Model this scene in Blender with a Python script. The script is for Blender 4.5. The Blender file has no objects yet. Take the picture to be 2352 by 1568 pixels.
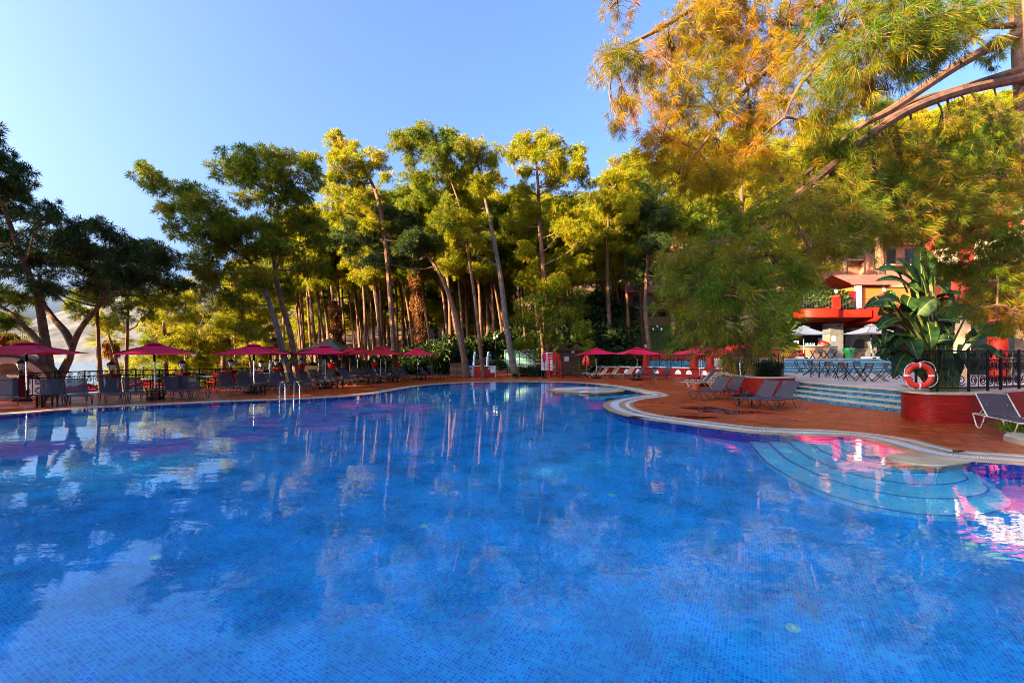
import bpy, bmesh, math, random
import numpy as np
from mathutils import Vector, Matrix, noise as mnoise
S = bpy.context.scene
COL = S.collection
PI = math.pi
R = math.radians
# ------------------------------------------------------------------ camera, sky, sun, exposure
HC, HV, FP = 1.9, 815.0, 1045.0          # eye height, horizon row and focal length of the 2352 px wide photograph
cam = bpy.data.cameras.new('camera')
cam.lens, cam.sensor_width, cam.clip_end, cam.clip_start = 36 * FP / 2352, 36, 6000, 0.1
cam.shift_y = (HV - 784) / 2352
camo = bpy.data.objects.new('camera', cam); COL.objects.link(camo)
camo.location = (0, 0, HC); camo.rotation_euler = (R(90), 0, 0)
S.camera = camo
SUN_EL, SUN_AZ = R(14.5), math.atan2(-0.88, -0.47)     # the low sun stands left of and behind the camera
W = bpy.data.worlds.new('World'); S.world = W; W.use_nodes = True
wn = W.node_tree
sky = wn.nodes.new('ShaderNodeTexSky'); sky.sky_type = 'NISHITA'; sky.sun_disc = False
sky.sun_elevation = SUN_EL; sky.sun_rotation = SUN_AZ % (2 * PI)
sky.air_density, sky.dust_density, sky.ozone_density = 0.7, 8.0, 4.5
bg = wn.nodes['Background']; bg.inputs[1].default_value = 0.115
wn.links.new(sky.outputs[0], bg.inputs[0])
sd = bpy.data.lights.new('sun', 'SUN'); sd.energy = 5.0; sd.angle = R(0.5); sd.color = (1.0, 0.72, 0.36)
so = bpy.data.objects.new('sun', sd); COL.objects.link(so)
tosun = Vector((math.sin(SUN_AZ) * math.cos(SUN_EL), math.cos(SUN_AZ) * math.cos(SUN_EL), math.sin(SUN_EL)))
so.rotation_euler = tosun.to_track_quat('Z', 'Y').to_euler()
S.view_settings.view_transform = 'Standard'; S.view_settings.look = 'None'
S.view_settings.exposure = 2.8; S.view_settings.gamma = 1
S.render.engine = 'CYCLES'
cy = S.cycles
cy.max_bounces, cy.diffuse_bounces, cy.glossy_bounces, cy.transmission_bounces, cy.transparent_max_bounces = 7, 3, 3, 4, 8
cy.sample_clamp_indirect = 4.0; cy.use_denoising = True
cy.caustics_reflective = False
cy.filter_width = 0.9; cy.denoising_prefilter = 'NONE'; cy.denoising_input_passes = 'RGB_ALBEDO_NORMAL'

# ------------------------------------------------------------------ helpers
rnd = random.Random(7)
def P(u, v, Y): return Vector(((u - 1176) / FP * Y, Y, HC + (HV - v) / FP * Y))
def G(u, v, z=0.0):
    Y = (HC - z) * FP / (v - HV)
    return Vector(((u - 1176) / FP * Y, Y, z))
def Wd(u, v, d):
    """a point d metres under the water that shows at (u, v) once the surface has bent the ray"""
    p = G(u, v); D = math.hypot(p.x, p.y); e = math.atan2(HC, D)
    a = math.acos(math.cos(e) / 1.33); k = (D + d / math.tan(a)) / D
    return Vector((p.x * k, p.y * k, -d))

def frames(path):
    n = len(path); T = []
    for i in range(n):
        a = path[max(i - 1, 0)]; b = path[min(i + 1, n - 1)]
        t = (b - a); T.append(t.normalized() if t.length > 1e-9 else Vector((0, 0, 1)))
    up = Vector((0, 0, 1)) if abs(T[0].z) < 0.9 else Vector((1, 0, 0))
    N = [(up - T[0] * up.dot(T[0])).normalized()]
    for i in range(1, n):
        q = T[i - 1].rotation_difference(T[i]); N.append((q @ N[-1]).normalized())
    return T, N

def wloc(o):
    l = Vector((0, 0, 0))
    while o is not None: l = l + o.location; o = o.parent
    return l
class MB:
    def __init__(s): s.v = []; s.f = []; s.uv = {}
    def add(s, vs, fs):
        o = len(s.v); s.v += [Vector(v) for v in vs]; s.f += [tuple(i + o for i in f) for f in fs]; return s
    def box(s, x, y, z, sx, sy, sz, rot=0.0, tilt=None):
        c, n = math.cos(rot), math.sin(rot); vs = []
        for k in (-.5, .5):
            for a, b in ((-.5, -.5), (.5, -.5), (.5, .5), (-.5, .5)):
                px, py = a * sx, b * sy
                vs.append(Vector((x + px * c - py * n, y + px * n + py * c, z + k * sz)))
        return s.add(vs, [(3, 2, 1, 0), (4, 5, 6, 7), (0, 1, 5, 4), (1, 2, 6, 5), (2, 3, 7, 6), (3, 0, 4, 7)])
    def beam(s, p, q, w, h, up=(0, 0, 1)):
        p, q = Vector(p), Vector(q); t = (q - p).normalized(); up = Vector(up)
        if abs(t.dot(up)) > .97: up = Vector((1, 0, 0))
        a = t.cross(up).normalized(); b = a.cross(t)
        vs = [e + a * (i * w / 2) + b * (j * h / 2) for e in (p, q) for i, j in ((-1, -1), (1, -1), (1, 1), (-1, 1))]
        return s.add(vs, [(0, 1, 2, 3), (7, 6, 5, 4), (1, 0, 4, 5), (2, 1, 5, 6), (3, 2, 6, 7), (0, 3, 7, 4)])
    def tube(s, path, r, n=6, closed=False):
        path = [Vector(p) for p in path]
        if len(path) < 2: return s
        m = len(path); rr = r if isinstance(r, (list, tuple)) else [r] * m
        T, N = frames(path); vs = []
        for i in range(m):
            b = T[i].cross(N[i])
            for k in range(n):
                a = 2 * PI * k / n
                vs.append(path[i] + (N[i] * math.cos(a) + b * math.sin(a)) * rr[i])
        fs = [(i * n + k, i * n + (k + 1) % n, (i + 1) * n + (k + 1) % n, (i + 1) * n + k) for i in range(m - 1) for k in range(n)]
        if closed: fs += [((m - 1) * n + k, (m - 1) * n + (k + 1) % n, (k + 1) % n, k) for k in range(n)]
        else: fs += [tuple(range(n))[::-1], tuple((m - 1) * n + k for k in range(n))]
        return s.add(vs, fs)
    def lathe(s, prof, n=16, c=(0, 0, 0)):
        c = Vector(c); vs = [c + Vector((r * math.cos(2 * PI * k / n), r * math.sin(2 * PI * k / n), z)) for r, z in prof for k in range(n)]
        m = len(prof)
        fs = [(i * n + k, i * n + (k + 1) % n, (i + 1) * n + (k + 1) % n, (i + 1) * n + k) for i in range(m - 1) for k in range(n)]
        fs += [tuple(range(n))[::-1], tuple((m - 1) * n + k for k in range(n))]
        return s.add(vs, fs)
    def prism(s, poly, z0, z1):
        n = len(poly); z0 = z0 if isinstance(z0, (list, tuple)) else [z0] * n
        vs = [(p[0], p[1], z0[i]) for i, p in enumerate(poly)] + [(p[0], p[1], z1) for p in poly]
        area = sum(poly[i][0] * poly[(i + 1) % n][1] - poly[(i + 1) % n][0] * poly[i][1] for i in range(n))
        fs = [tuple(range(n))[::-1], tuple(range(n, 2 * n))] + [(i, (i + 1) % n, n + (i + 1) % n, n + i) for i in range(n)]
        if area < 0: fs = [f[::-1] for f in fs]
        return s.add(vs, fs)
    def band(s, path, z0, z1, closed=False):
        """upright strip along a plan path with running-length UVs"""
        pts = [Vector((p[0], p[1], 0)) for p in path]
        if closed: pts.append(pts[0])
        o = len(s.v); L = 0; ls = []
        for i, p in enumerate(pts):
            if i: L += (p - pts[i - 1]).length
            ls.append(L); s.v += [Vector((p.x, p.y, z0)), Vector((p.x, p.y, z1))]
        for i in range(len(pts) - 1):
            s.uv[len(s.f)] = [(ls[i], z0), (ls[i + 1], z0), (ls[i + 1], z1), (ls[i], z1)]
            s.f.append((o + 2 * i, o + 2 * i + 2, o + 2 * i + 3, o + 2 * i + 1))
        return s
    def strip(s, A, B):
        o = len(s.v); n = len(A); s.v += [Vector(p) for p in A] + [Vector(p) for p in B]
        s.f += [(o + i, o + i + 1, o + n + i + 1, o + n + i) for i in range(n - 1)]
        return s
    def build(s, name, mat, parent=None, smooth=True, world=False):
        if world and parent is not None:
            l = wloc(parent); vs = [tuple(v - l) for v in s.v]
        else: vs = [tuple(v) for v in s.v]
        me = bpy.data.meshes.new(name); me.from_pydata(vs, [], s.f)
        if s.uv:
            uvl = me.uv_layers.new(name='UVMap')
            for fi, cs in s.uv.items():
                for li, c in zip(me.polygons[fi].loop_indices, cs): uvl.data[li].uv = c
        if smooth:
            me.polygons.foreach_set('use_smooth', [True] * len(me.polygons)); me.set_sharp_from_angle(angle=R(38))
        me.update(); me.materials.append(mat)
        o = bpy.data.objects.new(name, me); COL.objects.link(o)
        if parent is not None: o.parent = parent
        return o

def tag(o, label=None, cat=None, group=None, kind=None):
    if label: o['label'] = label
    if cat: o['category'] = cat
    if group: o['group'] = group
    if kind: o['kind'] = kind
    return o
def thing(name, label, cat, loc=(0, 0, 0), rz=0.0, group=None):
    o = bpy.data.objects.new(name, None); COL.objects.link(o); o.empty_display_size = .2
    o.location = loc; o.rotation_euler = (0, 0, rz); return tag(o, label, cat, group)
def kids(o): return list(o.children)
def dup(root, loc, rz=None, label=None, group=None, scale=None):
    def cp(o, par):
        c = o.copy(); COL.objects.link(c)
        if par is not None: c.parent = par
        for ch in CH[o.name]: cp(ch, c)
        return c
    CH = {}
    def walk(o):
        CH[o.name] = kids(o)
        for ch in CH[o.name]: walk(ch)
    walk(root)
    r = cp(root, None); r.location = loc
    if rz is not None: r.rotation_euler = (0, 0, rz)
    if label: r['label'] = label
    if group: r['group'] = group
    if scale: r.scale = (scale, scale, scale)
    return r
class Spots:
    """the first call moves the built thing itself, every later one copies it"""
    def __init__(s, root): s.root = root; s.used = False
    def put(s, loc, rz, label, group=None, scale=None):
        if s.used: return dup(s.root, loc, rz, label, group or s.root.get('group'), scale)
        s.used = True; r = s.root; r.location = loc; r.rotation_euler = (0, 0, rz); r['label'] = label
        if group: r['group'] = group
        if scale: r.scale = (scale,) * 3
        return r
def text_mesh(body, size, mat, parent, loc, rot, name='lettering', extrude=.001):
    cu = bpy.data.curves.new(name, 'FONT'); cu.body = body; cu.size = size; cu.align_x = 'CENTER'; cu.align_y = 'CENTER'; cu.extrude = extrude
    cu.materials.append(mat)
    tmp = bpy.data.objects.new(name, cu); COL.objects.link(tmp); bpy.context.view_layer.update()
    me = bpy.data.meshes.new_from_object(tmp.evaluated_get(bpy.context.evaluated_depsgraph_get())); bpy.data.objects.remove(tmp)
    o = bpy.data.objects.new(name, me); COL.objects.link(o); o.parent = parent; o.location = loc; o.rotation_euler = rot
    return o

# ------------------------------------------------------------------ materials
def newmat(name):
    m = bpy.data.materials.new(name); m.use_nodes = True
    nt = m.node_tree; return m, nt, nt.nodes['Principled BSDF']
def nd(nt, typ, **kw):
    n = nt.nodes.new(typ)
    for k, v in kw.items(): setattr(n, k, v)
    return n
def c4(c): return (c[0], c[1], c[2], 1)
def ramp(nt, fac, stops):
    r = nd(nt, 'ShaderNodeValToRGB'); e = r.color_ramp.elements
    while len(e) < len(stops): e.new(.5)
    for el, (p, c) in zip(e, stops): el.position = p; el.color = c4(c)
    nt.links.new(fac, r.inputs[0]); return r.outputs[0]
def M(name, col, rough=.6, var=.18, scale=6, bump=0, metal=0, bscale=40, spec=.5):
    m, nt, b = newmat(name); tc = nd(nt, 'ShaderNodeTexCoord'); n = nd(nt, 'ShaderNodeTexNoise')
    n.inputs['Scale'].default_value = scale; n.inputs['Detail'].default_value = 6
    nt.links.new(tc.outputs['Object'], n.inputs['Vector'])
    lo = [c * (1 - var) for c in col]; hi = [min(1, c * (1 + var)) for c in col]
    nt.links.new(ramp(nt, n.outputs[0], [(.32, lo), (.68, hi)]), b.inputs['Base Color'])
    b.inputs['Roughness'].default_value = rough; b.inputs['Metallic'].default_value = metal; b.inputs['Specular IOR Level'].default_value = spec
    if bump:
        n2 = nd(nt, 'ShaderNodeTexNoise'); n2.inputs['Scale'].default_value = bscale; nt.links.new(tc.outputs['Object'], n2.inputs['Vector'])
        bp = nd(nt, 'ShaderNodeBump'); bp.inputs['Strength'].default_value = bump; bp.inputs['Distance'].default_value = .02
        nt.links.new(n2.outputs[0], bp.inputs['Height']); nt.links.new(bp.outputs[0], b.inputs['Normal'])
    return m
def brickmat(name, c1, c2, mortar, bw, bh, msize, coord='UV', rough=.5, offset=.5, rot=0, bump=.3, big=.25, bigscale=.5, spec=.5, bias=0):
    m, nt, b = newmat(name); tc = nd(nt, 'ShaderNodeTexCoord'); mp = nd(nt, 'ShaderNodeMapping')
    nt.links.new(tc.outputs[coord], mp.inputs[0]); mp.inputs['Rotation'].default_value = (0, 0, rot)
    br = nd(nt, 'ShaderNodeTexBrick', offset=offset, squash=1)
    br.inputs['Scale'].default_value = 1; br.inputs['Brick Width'].default_value = bw; br.inputs['Row Height'].default_value = bh
    br.inputs['Mortar Size'].default_value = msize; br.inputs['Mortar Smooth'].default_value = .2; br.inputs['Bias'].default_value = bias
    br.inputs['Color1'].default_value = c4(c1); br.inputs['Color2'].default_value = c4(c2); br.inputs['Mortar'].default_value = c4(mortar)
    nt.links.new(mp.outputs[0], br.inputs['Vector'])
    n = nd(nt, 'ShaderNodeTexNoise'); n.inputs['Scale'].default_value = bigscale; n.inputs['Detail'].default_value = 7; n.inputs['Roughness'].default_value = .65
    nt.links.new(tc.outputs['Object'], n.inputs['Vector'])
    mx = nd(nt, 'ShaderNodeMix', data_type='RGBA', blend_type='MULTIPLY'); mx.inputs[0].default_value = 1
    nt.links.new(br.outputs['Color'], mx.inputs[6])
    nt.links.new(ramp(nt, n.outputs[0], [(.3, (1 - big,) * 3), (.7, (1 + big * .4,) * 3)]), mx.inputs[7])
    nt.links.new(mx.outputs[2], b.inputs['Base Color']); b.inputs['Specular IOR Level'].default_value = spec
    rr = nd(nt, 'ShaderNodeMapRange'); rr.inputs[1].default_value = .3; rr.inputs[2].default_value = .7
    rr.inputs[3].default_value = max(.05, rough - .18); rr.inputs[4].default_value = rough + .12
    nt.links.new(n.outputs[0], rr.inputs[0]); nt.links.new(rr.outputs[0], b.inputs['Roughness'])
    if bump:
        bp = nd(nt, 'ShaderNodeBump'); bp.inputs['Strength'].default_value = bump; bp.inputs['Distance'].default_value = .01; bp.invert = True
        nt.links.new(br.outputs['Fac'], bp.inputs['Height']); nt.links.new(bp.outputs[0], b.inputs['Normal'])
    return m
def leafmat(name, stops, trans=.35, nscale=.9, rough=.5):
    """foliage: kind-to-kind colour drift over the crown, needle-to-needle drift by island; part of the light passes through"""
    m, nt, b = newmat(name); tc = nd(nt, 'ShaderNodeTexCoord'); g = nd(nt, 'ShaderNodeNewGeometry'); oi = nd(nt, 'ShaderNodeObjectInfo')
    n = nd(nt, 'ShaderNodeTexNoise'); n.inputs['Scale'].default_value = nscale; n.inputs['Detail'].default_value = 3
    ad = nd(nt, 'ShaderNodeVectorMath', operation='ADD'); nt.links.new(tc.outputs['Object'], ad.inputs[0])
    sc = nd(nt, 'ShaderNodeVectorMath', operation='SCALE'); sc.inputs[3].default_value = 37
    nt.links.new(oi.outputs['Location'], sc.inputs[0]); nt.links.new(sc.outputs[0], ad.inputs[1]); nt.links.new(ad.outputs[0], n.inputs['Vector'])
    ma = nd(nt, 'ShaderNodeMath', operation='MULTIPLY_ADD'); ma.inputs[1].default_value = .34
    nt.links.new(g.outputs['Random Per Island'], ma.inputs[0]); nt.links.new(n.outputs[0], ma.inputs[2])
    m2 = nd(nt, 'ShaderNodeMath', operation='SUBTRACT'); m2.inputs[1].default_value = .17; nt.links.new(ma.outputs[0], m2.inputs[0])
    col = ramp(nt, m2.outputs[0], stops)
    nt.links.new(col, b.inputs['Base Color']); b.inputs['Roughness'].default_value = rough; b.inputs['Specular IOR Level'].default_value = .25
    tr = nd(nt, 'ShaderNodeBsdfTranslucent'); nt.links.new(col, tr.inputs[0])
    mx = nd(nt, 'ShaderNodeMixShader'); mx.inputs[0].default_value = trans
    nt.links.new(b.outputs[0], mx.inputs[1]); nt.links.new(tr.outputs[0], mx.inputs[2])
    nt.links.new(mx.outputs[0], nt.nodes['Material Output'].inputs[0]); return m
def meshfabric(name, col, holes):
    m = M(name, col, .7, .08, 3); nt = m.node_tree; b = nt.nodes['Principled BSDF']
    t = nd(nt, 'ShaderNodeBsdfTransparent'); mx = nd(nt, 'ShaderNodeMixShader'); mx.inputs[0].default_value = holes
    nt.links.new(b.outputs[0], mx.inputs[1]); nt.links.new(t.outputs[0], mx.inputs[2]); nt.links.new(mx.outputs[0], nt.nodes['Material Output'].inputs[0])
    return m

m_bark = M('bark', (.13, .060, .034), .9, .5, 3.2, .9, bscale=9)
m_barkg = M('bark_grey', (.12, .085, .065), .9, .5, 3, .9, bscale=10)
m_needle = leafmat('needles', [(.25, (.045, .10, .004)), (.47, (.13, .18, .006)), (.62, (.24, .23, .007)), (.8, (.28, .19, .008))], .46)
m_needle_d = leafmat('needles_deep', [(.25, (.014, .036, .010)), (.5, (.030, .062, .010)), (.7, (.075, .095, .008)), (.85, (.13, .11, .010))], .3)  # darker copy of the needles, shade of the dark crowns put in
m_needle_g = leafmat('needles_gold', [(.28, (.15, .20, .004)), (.45, (.28, .29, .005)), (.6, (.36, .30, .006)), (.8, (.36, .20, .010))], .5)  # brighter yellow copy of the needles, sunlight put into the colour
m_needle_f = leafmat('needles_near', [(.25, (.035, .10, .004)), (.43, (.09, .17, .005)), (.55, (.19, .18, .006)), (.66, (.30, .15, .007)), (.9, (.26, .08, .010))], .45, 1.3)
m_shrub = leafmat('shrub_leaves', [(.3, (.012, .026, .010)), (.5, (.026, .052, .014)), (.7, (.06, .085, .012))], .25)
m_needle_o = leafmat('needles_orange_sunlit', [(.25, (.07, .11, .003)), (.40, (.20, .19, .004)), (.54, (.38, .24, .004)), (.70, (.42, .16, .005)), (.9, (.26, .08, .008))], .48, 1.1)  # dead brown needles plus gold that paints sunlight on the upper-left boughs
m_ivy = leafmat('ivy_dry', [(.3, (.16, .055, .012)), (.6, (.26, .10, .02)), (.8, (.16, .12, .02))], .3)
m_grass = M('lawn', (.075, .105, .012), .9, .5, 2.2, .7, bscale=60)
m_dirt = M('forest_floor', (.17, .095, .045), .95, .5, .7, .8, bscale=8)
m_rock = M('hill_rock', (.34, .28, .25), .9, .35, .012, 0)
m_deck = brickmat('terracotta_deck', (.50, .085, .012), (.37, .052, .007), (.16, .028, .008), .33, .33, .008, 'Object', .42, 0, R(38), .25, .6, .9, spec=.16)
m_stone = M('coping_stone', (.40, .25, .12), .35, .35, 2.5, .1)
m_white = M('white_paint', (.80, .80, .78), .4, .05)
m_cream = M('cream_stone', (.50, .39, .26), .5, .25, 3)
m_redbrick = brickmat('red_painted_brick', (.40, .012, .004), (.28, .008, .004), (.17, .006, .004), .22, .075, .008, 'UV', .55, .5, 0, .5, .3, 1.2, spec=.25)
m_red = M('red_paint', (.32, .011, .003), .55, .18, 1.5, spec=.25)
m_redgloss = M('red_gloss_paint', (.55, .008, .006), .35, .1, 3, spec=.3)
m_dkred = M('dark_red_paint', (.12, .006, .006), .5, .2, 2, spec=.25)
m_redd = M('red_paint_shaded', (.27, .008, .004), .6, .25, 1.5, spec=.2)  # darker copy of the red paint, shade put into its colour
m_orange = M('orange_render', (.34, .105, .015), .7, .15, 1.2)
m_peach = M('peach_render', (.66, .40, .28), .7, .12, 1.5)
m_pinkw = M('pink_render', (.32, .12, .085), .8, .15, 1.2)
m_rooft = M('roof_tile', (.45, .12, .085), .7, .3, 5, .5, bscale=12)
m_brickw = brickmat('warm_brick', (.50, .26, .12), (.42, .19, .08), (.35, .22, .14), .24, .08, .010, 'UV', .8, .5, 0, .5, .2, 2)
m_iron = M('black_iron', (.009, .009, .010), .6, .3, 5, spec=.15)
m_grey = M('grey_metal', (.045, .047, .055), .42, .1, 4)
m_ltframe = M('pale_metal', (.62, .52, .40), .4, .1, 4)  # beige frame, paled further to carry the sunlight on the loungers
m_alu = M('aluminium', (.72, .72, .74), .25, .05, 4, metal=.9)
m_chrome = M('stainless_steel', (.8, .8, .82), .12, .03, 4, metal=1)
m_sling = meshfabric('sling_mesh', (.036, .038, .050), .16)
m_slingt = meshfabric('sling_mesh_sunlit', (.42, .28, .14), .08)  # tan copy of the grey sling, sunlight put into its colour
m_canopy = leafmat('magenta_canvas', [(.3, (.58, .003, .045)), (.7, (.70, .005, .07))], .03, .6, .8)
m_canopyr = leafmat('red_canvas', [(.3, (.50, .006, .016)), (.7, (.62, .010, .024))], .03, .6, .8)
m_canopyw = leafmat('cream_canvas', [(.3, (.62, .54, .46)), (.7, (.72, .64, .56))], .2, .6, .8)
m_black = M('black_fabric', (.03, .024, .016), .8, .3, 2)
m_dark = M('dark_interior', (.010, .009, .009), .8, .3, 2)
m_dgrey = M('grey_stone_block', (.105, .105, .11), .7, .25, 2.5, .3)
m_wood = M('brown_wood', (.10, .034, .016), .6, .35, 3)
m_slat = M('dark_slats', (.030, .013, .009), .5, .3, 5)
m_woodt = M('teak', (.19, .095, .05), .6, .3, 4)
m_pot = M('terracotta_pot', (.48, .10, .04), .7, .2, 5)
m_glass = M('window_glass', (.03, .035, .04), .08, .2, 2)
m_lampglass = M('frosted_glass', (.75, .72, .62), .35, .05)
m_banana = leafmat('banana_leaf', [(.3, (.008, .030, .008)), (.55, (.015, .048, .010)), (.8, (.035, .08, .010))], .15, .8, .55)
m_bananar = M('banana_rib', (.13, .15, .03), .5, .2, 4)
m_ring = M('life_ring_red', (.78, .035, .012), .4, .06, 3)
m_teal = brickmat('teal_tile', (.002, .07, .22), (.012, .22, .36), (.13, .28, .32), .15, .085, .012, 'UV', .25, .5, 0, .2, .35, 2.0)
m_terrace = M('terrace_stone', (.36, .29, .25), .6, .2, 1.5, .1)
m_green = M('green_panel', (.012, .30, .10), .4, .6, .9)
m_greenp = M('green_plastic', (.01, .26, .07), .4, .15, 4)
m_purple = M('purple_print', (.12, .06, .30), .5, .1)
m_navy = M('navy_print', (.008, .012, .07), .4, .1)
m_ink = M('dark_ink', (.02, .02, .03), .6, .1)
m_tealp = M('pale_teal_print', (.55, .80, .74), .5, .1)
m_blue = M('blue_plastic', (.02, .20, .55), .4, .1)
m_cone = M('pine_cone_scales', (.085, .035, .016), .8, .5, 30, .8)
m_flower = M('flower_red', (.7, .02, .012), .6, .2)
# ------------------------------------------------------------------ the pool and the ground
def catmull(pts, per=6, closed=False):
    pts = [Vector((p[0], p[1], 0)) for p in pts]; n = len(pts); out = []
    for i in range(n if closed else n - 1):
        g = lambda k: pts[k % n] if closed else pts[min(max(k, 0), n - 1)]
        p0, p1, p2, p3 = g(i - 1), g(i), g(i + 1), g(i + 2)
        for j in range(per):
            t = j / per
            out.append(.5 * ((2 * p1) + (p2 - p0) * t + (2 * p0 - 5 * p1 + 4 * p2 - p3) * t * t + (3 * p1 - p0 - 3 * p2 + p3) * t ** 3))
    if not closed: out.append(pts[-1])
    return out
edge_px = [(0, 953), (167, 938.5), (392, 928), (517, 922), (650, 917.5), (742, 913), (808, 909), (875, 901), (920, 893), (965, 886), (1030, 880.5), (1100, 877.3),
           (1180, 876.3), (1280, 877.7), (1345, 880.5), (1400, 887), (1440, 895), (1478, 903), (1486, 906.5), (1462, 909.5), (1422, 914.5), (1395, 921), (1385, 929), (1394, 939),
           (1425, 951), (1480, 962), (1591, 977), (1721, 993), (1851, 1000), (1950, 1002.5), (1995, 1010), (2040, 1024), (2095, 1038), (2150, 1049), (2230, 1058), (2352, 1067)]
pool = [(-15.0, 1.2), (-19.5, 6.5)] + [(G(u, v).x, G(u, v).y) for u, v in edge_px] + [(11.5, 6.6), (12.5, 4.5), (10, 1.2)]
core = catmull(pool[1:-1], 5)
PO = [Vector((-15, 1.2, 0))] + core + [Vector((10, 1.2, 0))]
nP = len(PO)
ar = sum(PO[i].x * PO[(i + 1) % nP].y - PO[(i + 1) % nP].x * PO[i].y for i in range(nP))
sgn = 1 if ar > 0 else -1
NO = []
for i in range(nP):
    t = (PO[(i + 1) % nP] - PO[i - 1]).normalized(); NO.append(Vector((t.y, -t.x, 0)) * sgn)
def smooth_off(off, fac=1.0):
    pts = [PO[i] + NO[i] * off[i] for i in range(nP)]
    for _ in range(6):
        pts = [pts[i] if i in (0, nP - 1) else (pts[i - 1] + pts[i] * 2 + pts[i + 1]) / 4 for i in range(nP)]
    return pts
def wide(i):     # the lip is broad along the near right shore, thin on the far left
    return min(1, max(0, (PO[i].x + 1) / 4))
O1 = [PO[i] + NO[i] * (.06 + .20 * wide(i)) for i in range(nP)]
O2 = smooth_off([.06 + .20 * wide(i) + .30 for i in range(nP)])
O3 = smooth_off([.06 + .20 * wide(i) + .30 + .12 + .12 * wide(i) for i in range(nP)])
O4 = smooth_off([.06 + .20 * wide(i) + .42 + .12 * wide(i) + .05 + .10 * wide(i) for i in range(nP)])
O5 = smooth_off([.06 + .20 * wide(i) + .47 + .22 * wide(i) + .14 for i in range(nP)])
def ringmesh(name, A, B, za, zb, mat, lift=0):
    mb = MB(); n = len(A)
    vs = [Vector((p.x, p.y, za)) for p in A] + [Vector((p.x, p.y, zb)) for p in B]
    mb.add(vs, [(i, (i + 1) % n, n + (i + 1) % n, n + i) if sgn > 0 else (n + i, n + (i + 1) % n, (i + 1) % n, i) for i in range(n)])
    o = mb.build(name, mat); return tag(o, kind='structure')
m_grate = brickmat('white_grating', (.88, .88, .88), (.82, .82, .82), (.26, .26, .26), .030, 5, .007, 'UV', .4, 0, 0, .4, .08)
def uvring(name, A, B, z, mat):
    mb = MB(); n = len(A); L = 0; ls = []
    for i in range(n + 1):
        if i: L += (A[i % n] - A[i - 1]).length
        ls.append(L)
    mb.v = [Vector((p.x, p.y, z)) for p in A] + [Vector((p.x, p.y, z)) for p in B]
    for i in range(n):
        j = (i + 1) % n; f = (i, j, n + j, n + i); c = [(ls[i], 0), (ls[i + 1], 0), (ls[i + 1], 1), (ls[i], 1)]
        if sgn < 0: f, c = f[::-1], c[::-1]
        mb.uv[len(mb.f)] = c; mb.f.append(f)
    return tag(mb.build(name, mat), kind='structure')
ringmesh('pool_lip', PO, O1, -.012, .004, m_stone)
uvring('pool_grating', O1, O2, .006, m_grate)
ringmesh('pool_coping', O2, O3, .008, .008, m_stone)
uvring('deck_drain', O3, O4, .006, m_grate)
ringmesh('deck_border', O4, O5, .008, .008, m_stone)

def fill_with_hole(name, outer, hole, z, mat):
    bm = bmesh.new(); es = []
    for loop in (outer, hole):
        vs = [bm.verts.new((p[0], p[1], z)) for p in loop]
        es += [bm.edges.new((vs[i], vs[(i + 1) % len(vs)])) for i in range(len(vs))]
    bmesh.ops.triangle_fill(bm, use_beauty=True, use_dissolve=False, edges=es)
    bmesh.ops.recalc_face_normals(bm, faces=bm.faces)
    if bm.faces and sum(f.normal.z for f in bm.faces) < 0: bmesh.ops.reverse_faces(bm, faces=bm.faces)
    me = bpy.data.meshes.new(name); bm.to_mesh(me); bm.free(); me.materials.append(mat)
    o = bpy.data.objects.new(name, me); COL.objects.link(o); return tag(o, kind='structure')
DECK = [(-34, -8), (-28, 8), (-22.6, 20.0), (-21.2, 22.8), (-19.2, 25.2), (-18.0, 28), (-18.4, 32), (-19.6, 37), (-18, 44.5), (13, 44.5), (17.5, 42.0), (20, 36), (20, 26), (24, 16), (34, 6), (34, -8)]
fill_with_hole('deck', DECK, [(p.x, p.y) for p in O5], 0.0, m_deck)

PD = 1.3
mb = MB(); mb.v = [Vector((p.x, p.y, -PD)) for p in PO]; mb.f = [tuple(range(nP)) if sgn > 0 else tuple(range(nP))[::-1]]
m_pfloor = brickmat('pool_mosaic', (.000, .15, .86), (.001, .44, 1.0), (.03, .54, 1.0), .034, .034, .0032, 'Object', .35, 0, R(28), 0, .42, 1.4, bias=.1)
m_pwall = brickmat('pool_wall_mosaic', (.000, .03, .38), (.001, .06, .58), (.02, .14, .5), .030, .030, .0028, 'UV', .3, 0, 0, 0, .2, .5)
tag(mb.build('pool_floor', m_pfloor), kind='structure')
mb = MB(); mb.band([(p.x, p.y) for p in (PO if sgn < 0 else PO[::-1])], -PD, -.012, True); tag(mb.build('pool_wall', m_pwall), kind='structure')

# water: smooth surface with slow ripples
m_water, nt, b = newmat('water'); nt.nodes.remove(b)
tc = nd(nt, 'ShaderNodeTexCoord'); mp = nd(nt, 'ShaderNodeMapping'); mp.inputs['Scale'].default_value = (1.0, 2.2, 1); mp.inputs['Rotation'].default_value = (0, 0, R(18))
nt.links.new(tc.outputs['Object'], mp.inputs[0])
n1 = nd(nt, 'ShaderNodeTexNoise'); n1.inputs['Scale'].default_value = .9; n1.inputs['Detail'].default_value = 2.5; n1.inputs['Distortion'].default_value = .6
n2 = nd(nt, 'ShaderNodeTexNoise'); n2.inputs['Scale'].default_value = 5.5; n2.inputs['Detail'].default_value = 2
nt.links.new(mp.outputs[0], n1.inputs['Vector']); nt.links.new(mp.outputs[0], n2.inputs['Vector'])
msk = nd(nt, 'ShaderNodeTexNoise'); msk.inputs['Scale'].default_value = .16; nt.links.new(tc.outputs['Object'], msk.inputs['Vector'])
mr = nd(nt, 'ShaderNodeMapRange'); mr.inputs[1].default_value = .45; mr.inputs[2].default_value = .68; mr.inputs[3].default_value = .03; mr.inputs[4].default_value = .22
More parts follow.
